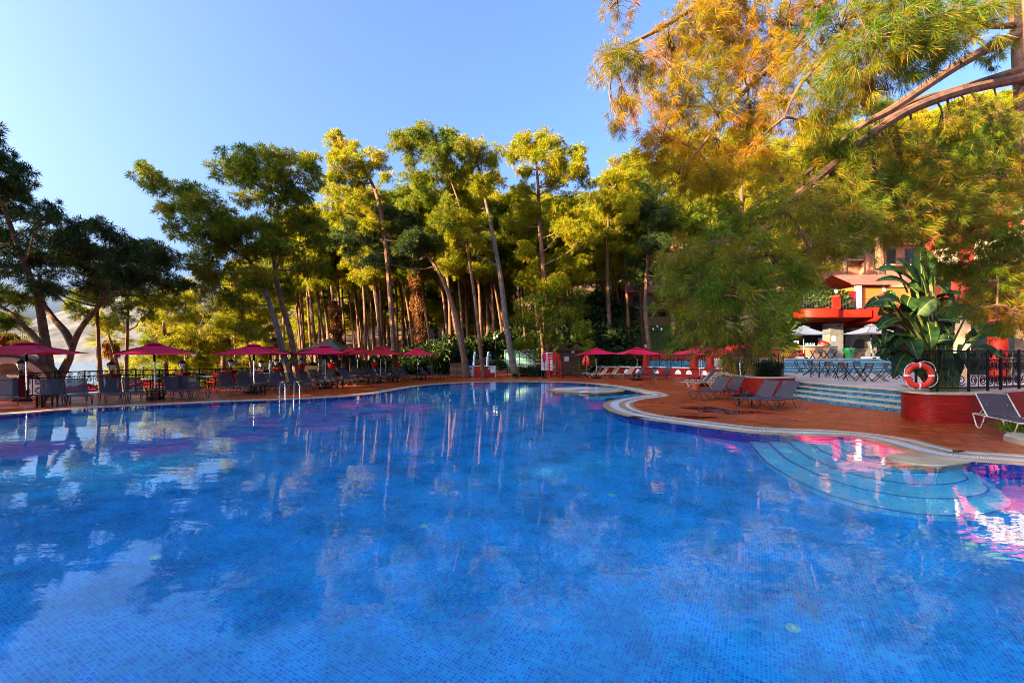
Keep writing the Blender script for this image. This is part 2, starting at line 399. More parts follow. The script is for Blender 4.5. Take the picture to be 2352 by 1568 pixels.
nt.links.new(msk.outputs[0], mr.inputs[0])
mu = nd(nt, 'ShaderNodeMath', operation='MULTIPLY'); nt.links.new(n2.outputs[0], mu.inputs[0]); nt.links.new(mr.outputs[0], mu.inputs[1])
ad = nd(nt, 'ShaderNodeMath', operation='ADD'); nt.links.new(n1.outputs[0], ad.inputs[0]); nt.links.new(mu.outputs[0], ad.inputs[1])
bp = nd(nt, 'ShaderNodeBump'); bp.inputs['Strength'].default_value = 1; bp.inputs['Distance'].default_value = .0045
nt.links.new(ad.outputs[0], bp.inputs['Height'])
gl = nd(nt, 'ShaderNodeBsdfGlass'); gl.inputs['Roughness'].default_value = 0; gl.inputs['IOR'].default_value = 1.33; gl.inputs['Color'].default_value = (.94, 1, 1, 1)
nt.links.new(bp.outputs[0], gl.inputs['Normal']); nt.links.new(gl.outputs[0], nt.nodes['Material Output'].inputs[0])
mb = MB(); mb.v = [Vector((p.x, p.y, -.012)) for p in PO]; mb.f = [tuple(range(nP)) if sgn > 0 else tuple(range(nP))[::-1]]
tag(mb.build('pool_water', m_water, smooth=False), kind='structure')

# curved entry steps under the water, right
m_nose = M('nosing_tile', (.02, .20, .62), .35, .2, 20)
m_pstep = brickmat('step_mosaic', (.07, .58, .95), (.14, .72, 1.0), (.28, .74, .97), .030, .030, .0028, 'Object', .35, 0, R(28), 0, .15, .8)
outer = [Wd(1716, 1012, 1.0), Wd(1735, 1035, 1.05), Wd(1765, 1065, 1.05), Wd(1850, 1112, 1.05), Wd(1930, 1142, 1.05), Wd(2000, 1160, 1.05), Wd(2090, 1176, 1.05), Wd(2170, 1182, 1.05), Wd(2250, 1180, 1.05), Wd(2310, 1168, 1.05), Wd(2330, 1150, 1.0), Wd(2310, 1130, 1.0)]
cen = Vector((8.3, 9.9, 0))
st = thing('pool_steps', 'pale blue curved mosaic steps under the water beside the cream coping tongue', 'pool steps', (6.5, 8.5, -PD))
for k in range(6):
    sc_ = 1 - .145 * k
    ps = catmull([cen + Vector(((p.x - cen.x) * sc_, (p.y - cen.y) * sc_, 0)) for p in outer], 4)
    pl = [(p.x, p.y) for p in ps] + [(8.6, 8.6), (9.2, 10.0), (8.6, 11.5)]
    mb = MB(); mb.prism(pl, -PD + .01, -1.08 + .165 * k); o = mb.build('step', m_pstep, st, world=True)
    mb = MB(); e0 = [Vector((p.x, p.y, -1.08 + .165 * k + .004)) for p in ps]
    e1 = [p + (Vector((cen.x, cen.y, p.z)) - p).normalized() * .06 for p in e0]
    mb.strip(e1, e0); mb.build('nosing_strip', m_nose, o, world=True)
# the tongue of coping beside them
tg = catmull([(G(u, v).x, G(u, v).y) for u, v in [(2165, 1046), (2100, 1041), (2052, 1043), (2034, 1048), (2046, 1055), (2085, 1062), (2150, 1068), (2200, 1063), (2240, 1056)]], 5)
tag(MB().prism([(p.x, p.y) for p in tg], -.5, .007).build('coping_tongue', M('pale_coping', (.52, .38, .23), .4, .3, 2)), kind='structure')
# round shallow basin with a stone rim
bc = Vector((3.95, 24.6, 0)); ba = thing('round_basin', 'round white shallow basin with stone rim standing in the far pool', 'basin', (3.95, 24.6, -PD))
MB().lathe([(2.02, -PD + .01), (2.02, .012), (2.10, .02), (2.10, .035), (1.80, .035), (1.78, .02)][0:6], 56, bc).build('rim', m_stone, ba, world=True)
m_basin = M('basin_white_tile', (.74, .76, .78), .10, .22, 1.1)
MB().lathe([(1.795, -.1), (1.795, .036), (.001, .030)], 56, bc).build('basin_floor', m_basin, ba, world=True)
MB().box(3.55, 22.75, .06, .4, .12, .05).build('spout', m_white, ba, world=True)
sb = thing('pool_steps', 'straight light blue steps under water beside the round white basin', 'pool steps', (5.3, 21.6, -PD))
for k in range(4):
    mb = MB(); mb.prism([(3.4 + .55 * k, 21.7), (3.75 + .55 * k, 20.9), (6.9, 20.9), (6.9, 22.4), (4.2 + .55 * k, 22.4)], -PD + .012, -1.0 + .22 * k); mb.build('step', m_pstep, sb, world=True)
# round floor inlets of the pool
m_inlet = M('inlet_cover', (.22, .62, .60), .4, .15, 30)
for u, v, lb in [(973, 1206, 'pale green inlet disc on the pool floor in the middle of the water'), (1822, 1440, 'nearest pale green inlet disc on the pool floor at lower right'),
                 (940, 1050, 'small pale inlet disc on the pool floor below the grove reflections'), (91, 1110, 'pale green inlet disc on the pool floor by the left picture edge'),
                 (1405, 1135, 'pale inlet disc on the pool floor beside the bright sky reflection'), (1720, 1078, 'pale inlet disc on the pool floor beside the left end of the curved steps'),
                 (2232, 1248, 'pale inlet disc on the pool floor in front of the curved steps'), (355, 1278, 'pale inlet disc on the pool floor under the leaning tree reflection')]:
    p = Wd(u, v, PD); t = thing('floor_inlet', lb, 'pool inlet', (p.x, p.y, -PD), 0, 'inlet discs on the pool floor')
    MB().lathe([(.062, 0), (.062, .010), (.05, .016), (.001, .018)], 20, p).build('cover', m_inlet, t, world=True)
    MB().lathe([(.018, .005), (.018, .024), (.001, .026)], 12, p).build('nozzle', m_tealp, t, world=True)

# terrain
def smst(a, b, x):
    t = min(1, max(0, (x - a) / (b - a))); return t * t * (3 - 2 * t)
def inpoly(x, y, poly):
    c = False; n = len(poly); j = n - 1
    for i in range(n):
        xi, yi = poly[i][0], poly[i][1]; xj, yj = poly[j][0], poly[j][1]
        if (yi > y) != (yj > y) and x < (xj - xi) * (y - yi) / (yj - yi) + xi: c = not c
        j = i
    return c
def hill(x, y):
    c = .15 + .05 * max(0, y - 44) + .20 * max(0, y - 72)
    r = 5.6 * smst(44, 62, y) + .33 * max(0, y - 62)
    h = c + (r - c) * smst(1, 13, x)
    h += .35 * max(0, x - 32) * smst(20, 40, x)
    h += .5 * mnoise.noise(Vector((x * .11, y * .11, 0))) * smst(46, 60, y)
    w = smst(-8, 4, x + .40 * y + 1.5)            # land ends at the bay on the left
    low = -2.3 - 4.4 * smst(0, 22, -(x + .40 * y + 6))
    if y < 44: w = smst(-.6, .6, x + 21) if y < 12 else w
    return h * w + low * (1 - w) if (w < 1) else h
PB = [(p.x, p.y) for p in smooth_off([1.4] * nP)]
def ground(x, y):
    if inpoly(x, y, PB): return -3.0
    if inpoly(x, y, DECK): return -.08
    h = hill(x, y)
    if x > 12 and y < 34: h = min(h, .3)
    if x > 12 and y < 50: h = min(h, 1.4 + .3 * max(0, y - 46))
    if y > 40 and -19 < x < 4: h = max(h, .0)
    if x < -12 and y < 46: h = min(h, -.1)
    return h
def sheet(name, x0, x1, y0, y1, step, mat, fn):
    nx, ny = int((x1 - x0) / step) + 1, int((y1 - y0) / step) + 1
    mb = MB(); mb.v = [Vector((x0 + i * step, y0 + j * step, fn(x0 + i * step, y0 + j * step))) for j in range(ny) for i in range(nx)]
    mb.f = [(j * nx + i, j * nx + i + 1, (j + 1) * nx + i + 1, (j + 1) * nx + i) for j in range(ny - 1) for i in range(nx - 1)]
    return tag(mb.build(name, mat), kind='structure')
sheet('ground', -90, 150, -40, 170, 1.5, m_dirt, ground)
# lawn bank right of the grove, a thin sheet just above the terrain
sheet('lawn', 7.5, 31.5, 45.2, 63.2, .75, m_grass, lambda x, y: ground(x, y) + .05)
# the sea and the far shore
m_sea, nt, b = newmat('sea'); b.inputs['Base Color'].default_value = (.10, .20, .30, 1); b.inputs['Roughness'].default_value = .18
tc = nd(nt, 'ShaderNodeTexCoord'); n1 = nd(nt, 'ShaderNodeTexNoise'); n1.inputs['Scale'].default_value = .25; n1.inputs['Detail'].default_value = 5
mp = nd(nt, 'ShaderNodeMapping'); mp.inputs['Scale'].default_value = (.4, 1, 1); nt.links.new(tc.outputs['Object'], mp.inputs[0]); nt.links.new(mp.outputs[0], n1.inputs['Vector'])
bp = nd(nt, 'ShaderNodeBump'); bp.inputs['Strength'].default_value = .5; bp.inputs['Distance'].default_value = .5; nt.links.new(n1.outputs[0], bp.inputs['Height']); nt.links.new(bp.outputs[0], b.inputs['Normal'])
mb = MB(); mb.add([(-4000, -400, -6), (4000, -400, -6), (4000, 4500, -6), (-4000, 4500, -6)], [(0, 1, 2, 3)]); tag(mb.build('sea', m_sea, smooth=False), kind='structure')
def ridge(x, y, x0, w, y0, d, H, seed, rough=.35):
    e = math.exp(-((x - x0) / w) ** 2) * max(0, 1 - ((y - y0) / d) ** 2)
    f = mnoise.fractal(Vector((x * .006 + seed, y * .006, seed)), 1.0, 2.1, 6)
    return -8 + H * e * (1 + rough * f) + (8 if e > .05 else 0)
m_mount = M('mountain_rock_hazed', (.058, .060, .072), .95, .65, .045, 0)  # rock tinted grey-blue, distance haze put into its colour
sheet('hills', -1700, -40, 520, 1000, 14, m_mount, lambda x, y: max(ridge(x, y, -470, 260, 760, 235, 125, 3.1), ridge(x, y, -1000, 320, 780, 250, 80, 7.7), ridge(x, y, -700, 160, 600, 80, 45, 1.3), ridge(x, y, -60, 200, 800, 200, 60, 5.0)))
sheet('hills_wooded', 20, 620, 215, 420, 12, M('hill_slope', (.12, .105, .03), .95, .5, .12, 0), lambda x, y: max(-8, ridge(x, y, 300, 300, 330, 110, 72, 9.2)))
# dark wet puddles on the deck
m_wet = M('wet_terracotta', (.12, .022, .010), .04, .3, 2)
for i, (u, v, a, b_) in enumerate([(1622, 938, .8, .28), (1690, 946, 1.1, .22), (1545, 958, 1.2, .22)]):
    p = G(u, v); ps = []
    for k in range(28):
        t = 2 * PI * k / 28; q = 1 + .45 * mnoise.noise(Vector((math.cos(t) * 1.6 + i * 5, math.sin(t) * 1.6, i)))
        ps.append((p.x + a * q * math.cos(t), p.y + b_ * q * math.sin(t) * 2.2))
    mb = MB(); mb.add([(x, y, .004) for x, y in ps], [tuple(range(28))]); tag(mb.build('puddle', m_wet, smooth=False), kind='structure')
# ------------------------------------------------------------------ pool furniture
def ucurve(x0, x1, y, ztop, n=9, dy=0.0):
    """a U-shaped leg loop between two points of the side rail"""
    pts = []
    w = x1 - x0
    for t in (0, .2, .34, .42, .5, .58, .66, .8, 1):
        if t <= .34: k = t / .34; pts.append(Vector((x0 + w * .30 * k, y, ztop + (.075 - ztop) * k)))
        elif t >= .66: k = (1 - t) / .34; pts.append(Vector((x1 - w * .30 * k, y, ztop + (.075 - ztop) * k)))
        else:
            a = (t - .34) / .32; pts.append(Vector((x0 + w * (.30 + .40 * a), y, .075 - .055 * math.sin(PI * a) ** .6)))
    return pts
def make_lounger(frame, sling, ang=52, name='sun_lounger'):
    """length along x, foot end at +x, head at -x; seat 0.36 m high"""
    t = thing(name, 'lounger', 'sun lounger'); zs = .36; hx = -.28; hw = .31; L = .72; a = R(ang)
    mb = MB()
    for s in (-1, 1): mb.tube([(-.92, s * hw, zs), (.97, s * hw, zs)], .016, 6)
    for x in (-.92, hx, .97): mb.tube([(x, -hw, zs), (x, hw, zs)], .014, 6)
    mb.build('seat_frame', frame, t)
    mb = MB(); n = 8
    A = [Vector((hx + (.96 - hx) * i / n, -hw, zs + .016 - .022 * math.sin(PI * i / n))) for i in range(n + 1)]
    mb.strip(A, [p + Vector((0, 2 * hw, 0)) for p in A]); mb.build('seat_sling', sling, t)
    top = Vector((hx - L * math.cos(a), 0, zs + .02 + L * math.sin(a)))
    mb = MB(); mb.tube([(hx, -hw, zs + .02), (top.x, -hw, top.z), (top.x, hw, top.z), (hx, hw, zs + .02)], .016, 6); mb.build('backrest_frame', frame, t)
    mb = MB(); B = [Vector((hx + (top.x - hx) * i / n, -hw + .015, zs + .02 + (top.z - zs - .02) * i / n)) + Vector((-math.sin(a), 0, -math.cos(a))) * (-.012 + .025 * math.sin(PI * i / n)) for i in range(n + 1)]
    mb.strip(B, [p + Vector((0, 2 * hw - .03, 0)) for p in B]); mb.build('backrest_sling', sling, t)
    mb = MB(); m = Vector((hx - .5 * L * math.cos(a), 0, zs + .02 + .5 * L * math.sin(a)))
    for s in (-.2, .2): mb.tube([(m.x, s, m.z), (-.86, s, zs)], .010, 5)
    mb.build('prop', frame, t)
    for s in (-1, 1):
        for x0, x1 in ((-.90, -.36), (.36, .92)): MB().tube(ucurve(x0, x1, s * hw, zs), .015, 6).build('leg', frame, t)
    return t
def canopy_mb(half, rise, sag, z, n=8):
    mb = MB(); cs = [(-1, -1), (1, -1), (1, 1), (-1, 1)]
    for k in range(4):
        a, b = Vector((*cs[k], 0)) * half, Vector((*cs[(k + 1) % 4], 0)) * half; rows = []
        for i in range(n + 1):
            t = i / n; row = []
            for j in range(n + 1):
                s = j / n; p = (a.lerp(b, s)) * t; bow = math.sin(PI * s)
                p.z = z + rise * (1 - t) - sag * bow * t * t - .10 * rise * math.sin(PI * t)
                p.x *= 1 - .035 * bow * t * (abs(a.x - b.x) < 1e-6); p.y *= 1 - .035 * bow * t * (abs(a.y - b.y) < 1e-6)
                row.append(p)
            rows.append(row)
        for i in range(n): mb.strip(rows[i + 1], rows[i])
    return mb
def make_umbrella(canvas, label, half=1.42, rise=.48, top=1.97, pole=m_alu):
    t = thing('parasol', label, 'parasol')
    MB().tube([(0, 0, .05), (0, 0, top + rise - .05)], .026, 8).build('pole', pole, t)
    cp = canopy_mb(half, rise, .05, top).build('canopy', canvas, t)
    MB().add([], []); canopy_mb(half * .26, rise * .22, .0, top + rise * .84, 3).build('vent', canvas, cp)
    for sx, sy in ((-1, -1), (1, -1), (1, 1), (-1, 1)):
        MB().beam((0, 0, top + rise - .08), (sx * half * 1.04, sy * half * 1.04, top - .015), .018, .026).build('rib', m_iron, t)
    MB().lathe([(.05, 1.0 + top - 1.35), (.05, 1.0 + top - 1.05)], 10).build('crank_housing', m_iron, t)
    MB().box(0, 0, .05, .62, .62, .10).build('base_plate', m_iron, t)
    MB().tube([(0, 0, .10), (0, 0, .45)], .04, 8).build('base_tube', m_iron, t)
    return t
def closed_umbrella():
    t = thing('closed_parasol', 'folded red parasol hanging closed beside the brown double cabin', 'parasol')
    MB().tube([(0, 0, 0), (0, 0, 2.0)], .024, 8).build('pole', m_alu, t)
    mb = MB(); n = 16; pr = [(.05, 2.05), (.13, 1.9), (.26, 1.55), (.32, 1.25), (.30, 1.02)]
    vs = [Vector((r * (1 + .35 * math.sin(4 * 2 * PI * k / n)) * math.cos(2 * PI * k / n), r * (1 + .35 * math.cos(5 * 2 * PI * k / n)) * math.sin(2 * PI * k / n), z - .12 * (k % 4 == 0) * (r > .2))) for r, z in pr for k in range(n)]
    mb.add(vs, [(i * n + k, (i + 1) * n + k, (i + 1) * n + (k + 1) % n, i * n + (k + 1) % n) for i in range(len(pr) - 1) for k in range(n)]); mb.build('folded_canopy', m_redgloss, t)
    MB().lathe([(.25, 0), (.25, .06), (.04, .10)], 14).build('base', m_iron, t); return t
def make_side_table():
    t = thing('side_table', 'table', 'side table'); MB().box(0, 0, .42, .5, .5, .035).build('table_top', m_iron, t)
    for sx in (-1, 1):
        for sy in (-1, 1): MB().box(sx * .21, sy * .21, .2, .05, .05, .40).build('leg', m_iron, t)
    return t
def make_pot(name='flower_pot', mat=m_pot):
    t = thing(name, 'pot', 'pot'); MB().lathe([(.13, 0), (.22, .26), (.24, .27), (.24, .33), (.20, .33), (.19, .24)], 18).build('pot', mat, t)
    MB().lathe([(.19, .28), (.001, .285)], 14).build('sand', m_stone, t); return t

# parasols : (u of pole, Y, z of ground, yaw, canvas, label)
GU = 'square parasols round the pool'
um = Spots(make_umbrella(m_canopy, '')); ur = Spots(make_umbrella(m_canopyr, ''))
for u, Y, yaw, kind, lb in [
    (62, 18.9, 22, 'm', 'nearest magenta parasol at the left, half lit by sun, between grey loungers'),
    (357, 19.8, 38, 'm', 'magenta parasol standing alone before the bay and lantern railing'),
    (584, 22.8, 10, 'm', 'magenta parasol in front of a redder one beside two leaning trunks'),
    (620, 27.5, 14, 'r', 'red parasol half hidden behind a magenta one beside two leaning trunks'),
    (747, 25.8, 12, 'm', 'large magenta parasol in front of the black pointed gazebo'),
    (732, 31.5, 10, 'm', 'magenta parasol mostly hidden behind the one before the black gazebo'),
    (741, 29.0, 16, 'm', 'middle magenta parasol of the overlapping three before the black gazebo'),
    (822, 33.0, 35, 'r', 'bright red parasol right of the black pointed gazebo'),
    (803, 37.0, 20, 'r', 'red parasol at the back just right of the gazebo'),
    (874, 31.0, 16, 'r', 'red parasol with one hidden behind it, in front of dark shrubs and trunks'),
    (886, 36.0, 12, 'm', 'magenta parasol hidden behind the red one by the dark shrubs'),
    (959, 35.2, 8, 'm', 'magenta parasol standing last in the left row by the dark hedge'),
    (1370, 37.0, 6, 'm', 'magenta parasol beside the brown double cabin'),
    (1463, 34.2, 10, 'm', 'magenta parasol over the lounger pairs by the low red wall'),
    (1613, 27.6, 18, 'm', 'magenta parasol half covered by drooping pine needles over pale loungers'),
    (1606, 30.4, 30, 'r', 'red parasol behind the needle covered one over the pale loungers'),
    (1634, 38.0, 20, 'r', 'red parasol behind pine needles next to the red colonnade'),
    (1702, 20.6, 24, 'r', 'parasol with a leaning silver pole between the nearest grey loungers')]:
    o = (um if kind == 'm' else ur).put(((u - 1176) / FP * Y, Y, 0), R(yaw), lb, GU); o.rotation_euler = (rnd.uniform(-.025, .025), rnd.uniform(-.025, .025), R(yaw))
for i, (u, v, Y) in enumerate([(195, 872, 31), (335, 864, 34), (552, 852, 39)]):      # on the beach terrace below the railing
    p = P(u, v, Y); ur.put((p.x, p.y, p.z - 2.68), R(20 + 30 * i), ['red parasol below the railing left of the round crowned palm', 'red parasol on the beach level behind the lone magenta parasol pole', 'red parasol top just showing beyond the third lantern pillar'][i], 'red parasols on the beach level below')
cu = closed_umbrella(); cu.location = ((1347 - 1176) / FP * 39.5, 39.5, 0)

# loungers : (u, v of the ground centre, yaw of the foot end, kind, label)
GL = 'sun loungers round the pool'
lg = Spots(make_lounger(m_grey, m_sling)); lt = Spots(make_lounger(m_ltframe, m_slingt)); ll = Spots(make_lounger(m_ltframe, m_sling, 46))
left = [(12, 933, -42), (122, 929, -40), (180, 927, -40), (259, 924, -40), (311, 921, -40), (405, 915, -40), (447, 913, -39), (528, 905, -38), (568, 903, -38),
        (572, 895, -38), (606, 893, -37), (642, 900, -36), (680, 897, -36), (655, 889, -35), (690, 887, -35), (712, 893, -33), (744, 891, -33), (702, 882, -33), (732, 881, -32),
        (770, 885, -30), (806, 884, -28), (770, 877, -30), (800, 876, -28), (838, 879, -26), (866, 878, -24), (826, 872, -26), (856, 871, -25), (893, 876, -22), (921, 875, -21),
        (880, 869, -22), (910, 869, -22), (940, 874, -18), (985, 872, -16), (1003, 870, -15)]
ll_lab = ['grey lounger cut by the left picture edge beside the nearest parasol', 'grey lounger facing the water, first right of the nearest parasol', 'grey lounger with railing showing through its sling, second right of the nearest parasol',
    'grey lounger in front of the forked pine, left of its pair', 'grey lounger just left of the lone magenta parasol', 'grey lounger just right of the lone magenta parasol', 'grey lounger at the end of its pair before an open gap of deck',
    'grey lounger first after the open gap, in the front row', 'grey lounger second after the open gap, in the front row', 'back row grey lounger behind the magenta parasol pole, left', 'back row grey lounger behind the magenta parasol pole, right',
    'front row grey lounger behind the pool ladder, left of its pair', 'front row grey lounger behind the pool ladder, right of its pair', 'back row grey lounger under the red parasol, left', 'back row grey lounger under the red parasol, right',
    'front row grey lounger right of the pool ladder, left of its pair', 'front row grey lounger right of the pool ladder, beside the gazebo parasol pole', 'back row grey lounger left of the gazebo parasol poles', 'back row grey lounger behind the gazebo parasol poles',
    'front row grey lounger right of the gazebo parasol, left of its pair', 'front row grey lounger right of the gazebo parasol, long seat to the water', 'second row grey lounger right of the gazebo poles, left', 'second row grey lounger right of the gazebo poles, right',
    'front row grey lounger under the bright red parasol, left', 'front row grey lounger under the bright red parasol, right', 'back row grey lounger behind the bright red parasol pole, left', 'back row grey lounger behind the bright red parasol pole, right',
    'front row grey lounger by the red parasol with dark shrubs, left', 'front row grey lounger by the red parasol with dark shrubs, right', 'back row grey lounger below the red flower pots, left', 'back row grey lounger below the red flower pots, right',
    'grey lounger left of the last parasol in the row', 'grey lounger under the last parasol in the row', 'last grey lounger of the left row, nearest the louvred box']
for (u, v, yw), lb in zip(left, ll_lab):
    p = G(u, v); lg.put((p.x, p.y, 0), R(yw), lb, GL)
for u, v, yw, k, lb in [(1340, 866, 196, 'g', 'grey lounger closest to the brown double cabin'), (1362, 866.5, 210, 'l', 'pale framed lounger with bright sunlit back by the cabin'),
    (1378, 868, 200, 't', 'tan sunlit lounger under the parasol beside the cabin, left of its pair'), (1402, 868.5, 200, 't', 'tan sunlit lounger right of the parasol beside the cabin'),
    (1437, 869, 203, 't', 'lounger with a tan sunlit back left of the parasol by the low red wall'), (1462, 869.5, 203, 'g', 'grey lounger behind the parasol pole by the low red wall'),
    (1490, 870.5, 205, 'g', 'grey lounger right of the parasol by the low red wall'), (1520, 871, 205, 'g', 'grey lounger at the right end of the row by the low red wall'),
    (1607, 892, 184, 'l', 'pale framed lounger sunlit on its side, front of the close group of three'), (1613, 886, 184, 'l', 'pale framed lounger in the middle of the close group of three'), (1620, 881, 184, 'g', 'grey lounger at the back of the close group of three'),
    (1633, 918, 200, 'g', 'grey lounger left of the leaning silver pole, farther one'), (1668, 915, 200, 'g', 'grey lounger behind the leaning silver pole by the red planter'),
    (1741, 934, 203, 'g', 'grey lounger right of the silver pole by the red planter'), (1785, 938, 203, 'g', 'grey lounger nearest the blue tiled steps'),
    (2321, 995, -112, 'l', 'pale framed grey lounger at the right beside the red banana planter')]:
    p = G(u, v); {'g': lg, 't': lt, 'l': ll}[k].put((p.x, p.y, 0), R(yw), lb, GL)

tb = Spots(make_side_table())
for u, v, lb in [(108, 934, 'dark side table between the two nearest left loungers'), (357, 919, 'dark side table under the lone magenta parasol'), (593, 905, 'dark side table at the magenta parasol by the open gap'),
    (775, 890, 'dark side table at the foot of the gazebo parasol'), (846, 882, 'dark side table at the bright red parasol'), (903, 877, 'dark side table at the red parasol by the shrubs'), (968, 873, 'dark side table under the last left parasol'),
    (1462, 869, 'dark side table under the parasol by the low red wall'), (1590, 884, 'dark side table among the pale loungers'), (1712, 931, 'dark blue side table between the nearest right loungers')]:
    p = G(u, v); tb.put((p.x, p.y, 0), R(rnd.uniform(-40, -20)), lb, 'side tables between the loungers')
pt = Spots(make_pot())
for u, v, lb in [(92, 929, 'round terracotta pot under the nearest left side table'), (357, 916, 'terracotta pot under the lone magenta parasol'), (887, 873, 'terracotta pot by the red parasol pole'),
    (1383, 867, 'terracotta pot at the loungers beside the brown cabin'), (1715, 881, 'terracotta pot against the foot of the red planter'), (1598, 893, 'terracotta pot behind the front pale lounger'), (1526, 868, 'small terracotta pot at the end of the lounger row')]:
    p = G(u, v); pt.put((p.x, p.y, 0), 0, lb, 'terracotta pots on the deck', 1.0)

# pool ladder
ld = thing('pool_ladder', 'stainless steel pool ladder rising from the left pool edge', 'ladder', (0, 0, 0))
pl, pr = G(652, 917), G(685, 914.5); ld.location = ((pl.x + pr.x) / 2, (pl.y + pr.y) / 2, 0)
nrm = Vector((.77, -.64, 0))
for p in (pl, pr):
    MB().tube([p - nrm * .42, p - nrm * .42 + Vector((0, 0, .55)), p - nrm * .36 + Vector((0, 0, .68)), p - nrm * .2 + Vector((0, 0, .74)), p + nrm * .0 + Vector((0, 0, .70)), p + nrm * .12 + Vector((0, 0, .55)), p + nrm * .16 + Vector((0, 0, -.95))], .024, 8).build('rail', m_chrome, ld, world=True)
for z in (-.25, -.5, -.75): MB().beam(pl + nrm * .16 + Vector((0, 0, z)), pr + nrm * .16 + Vector((0, 0, z)), .09, .03).build('rung', m_chrome, ld, world=True)

# lifeguard chair
lc = thing('lifeguard_chair', 'tall red wooden lifeguard chair with ladder rungs beside the brown cabin', 'lifeguard chair', ((1273 - 1176) / FP * 37.5, 37.5, 0), R(4))
for sx in (-1, 1):
    for sy, h in ((-1, 1.55), (1, 2.0)): MB().box(sx * .46, sy * .38, h / 2, .07, .07, h).build('leg', m_redgloss, lc)
    MB().box(sx * .46, 0, 1.28, .06, .82, .06).build('armrest', m_redgloss, lc)
MB().box(0, 0, .86, .98, .84, .05).build('seat', m_redgloss, lc)
for z in (.3, .58, 1.12, 1.45): MB().box(0, -.43, z, .98, .04, .06).build('rung', m_redgloss, lc)
mb = MB()
for z in (1.58, 1.72, 1.86, 1.98): mb.box(0, .36, z, .98, .03, .10)
mb.build('backrest', m_redgloss, lc)
t = tag(MB().box(lc.location.x - .1, 37.2, .90, .4, .3, .03).build('folded_towel', m_cream), 'small yellow folded cloth on the red lifeguard chair seat', 'cloth')
fl = thing('warning_flag', 'red pool flag hanging on a dark pole beside the lifeguard chair', 'flag', ((1251 - 1176) / FP * 37, 37, 0))
MB().tube([(0, 0, 0), (0, 0, 2.35)], .02, 6).build('pole', m_iron, fl); MB().lathe([(.22, 0), (.22, .05), (.03, .12)], 14).build('base', m_iron, fl)
mb = MB(); nr = 9
rows = [[Vector((-.20 * (math.sin(PI * min(1, i / 7)) ** .7) * (j - .35) * 1.6, -.05 + .04 * math.sin(j * 7 + i), 2.3 - i * .165)) for j in (0, .25, .5, .75, 1)] for i in range(nr)]
for i in range(nr - 1): mb.strip(rows[i], rows[i + 1])
mb.build('cloth', m_redgloss, fl)
# brown cabin with two small gables
cb = thing('changing_cabin', 'dark brown wooden double cabin with two small pyramid roofs', 'cabin', ((1312 - 1176) / FP * 42, 42, 0))
MB().box(0, .9, 1.15, 2.7, 1.8, 2.3).build('wall', m_wood, cb)
for s in (-1, 1):
    MB().box(s * .62, -.02, 1.02, 1.0, .05, 1.95).build('door', m_dkred if 0 else m_wood, cb)
    mb = MB(); mb.add([(s * .68 - .78, -.2, 2.31), (s * .68 + .70, -.2, 2.31), (s * .68 + .70, 1.9, 2.31), (s * .68 - .78, 1.9, 2.31), (s * .68, .85, 2.92)], [(0, 1, 4), (1, 2, 4), (2, 3, 4), (3, 0, 4), (3, 2, 1, 0)]); mb.build('roof', m_wood, cb, smooth=False)
MB().box(0, -.05, 2.25, 2.76, .06, .08).build('eave_board', m_wood, cb)
MB().box(-.42, -.06, 1.55, .42, .02, .42).build('notice', m_white, cb); MB().box(.15, -.09, 2.18, .28, .02, .18).build('notice', m_white, cb)
for k in range(4): MB().box(-.42, -.075, 1.66 - k * .08, .30, .004, .022).build('text_line', m_ink, [c for c in cb.children if c.name.startswith('notice')][0])
ch = thing('chair', 'dark metal chair with a grey back in front of the brown cabin', 'chair', ((1289 - 1176) / FP * 38, 38, 0))
MB().box(0, 0, .44, .46, .44, .03).build('seat', m_grey, ch); MB().box(0, .22, .72, .46, .03, .36).build('backrest', m_sling, ch)
for sx in (-1, 1):
    for sy in (-1, 1): MB().tube([(sx * .21, sy * .2, 0), (sx * .21, sy * .2, .44 if sy < 0 else .9)], .014, 5).build('leg', m_iron, ch)
# notice boards
gb = thing('notice_board', 'wide green notice board with rows of white sheets behind the bark trunk', 'notice board', ((1193 - 1176) / FP * 41.5, 41.5, 0))
MB().box(0, 0, 1.62, 2.62, .05, 1.42).build('panel', m_green, gb)
mb = MB()
for s in (-1, 1): mb.box(s * 1.33, 0, 1.62, .05, .08, 1.50)
for z in (.89, 2.35): mb.box(0, 0, z, 2.61, .08, .05)
mb.box(.62, -.03, 1.62, .02, .01, 1.40); mb.build('frame', m_tealp, gb)
for s in (-1.1, 1.1): MB().box(s, .05, .45, .07, .06, .9).build('leg', m_iron, gb)
ov = MB(); ov.add([(.02 + .42 * math.cos(2 * PI * k / 24), -.032, 2.20 + .11 * math.sin(2 * PI * k / 24)) for k in range(24)], [tuple(range(24))[::-1]]); ov.build('title_oval', m_tealp, gb, smooth=False)
for r_ in range(3):
    for c_ in range(8):
        if c_ in (2,) : continue
        x = -1.08 + c_ * .30 + (.06 if c_ > 3 else 0) + (.05 if c_ > 5 else 0); z = 1.92 - r_ * .38
        sh = MB().box(x, -.032, z, .22, .012, .32).build('sheet', m_white if (r_ + c_) % 3 else m_tealp, gb)
        mb = MB()
        for k in range(5): mb.box(x - .01 * (k % 2), -.040, z + .11 - k * .05, .15 - .03 * (k % 2), .004, .014)
        mb.build('print', m_ink, sh)
wb = thing('notice_board', 'tall white rules board behind the red flag', 'notice board', ((1256 - 1176) / FP * 39.5, 39.5, 0))
MB().box(0, 0, 1.35, .98, .04, 1.52).build('panel', m_white, wb)
for s in (-.46, .46): MB().box(s, .03, 1.0, .04, .04, 2.0).build('leg', m_grey, wb)
mb = MB()
for k in range(17): mb.box(-.04 - .03 * (k % 3), -.025, 1.92 - k * .075, .74 - .10 * (k % 3), .006, .018)
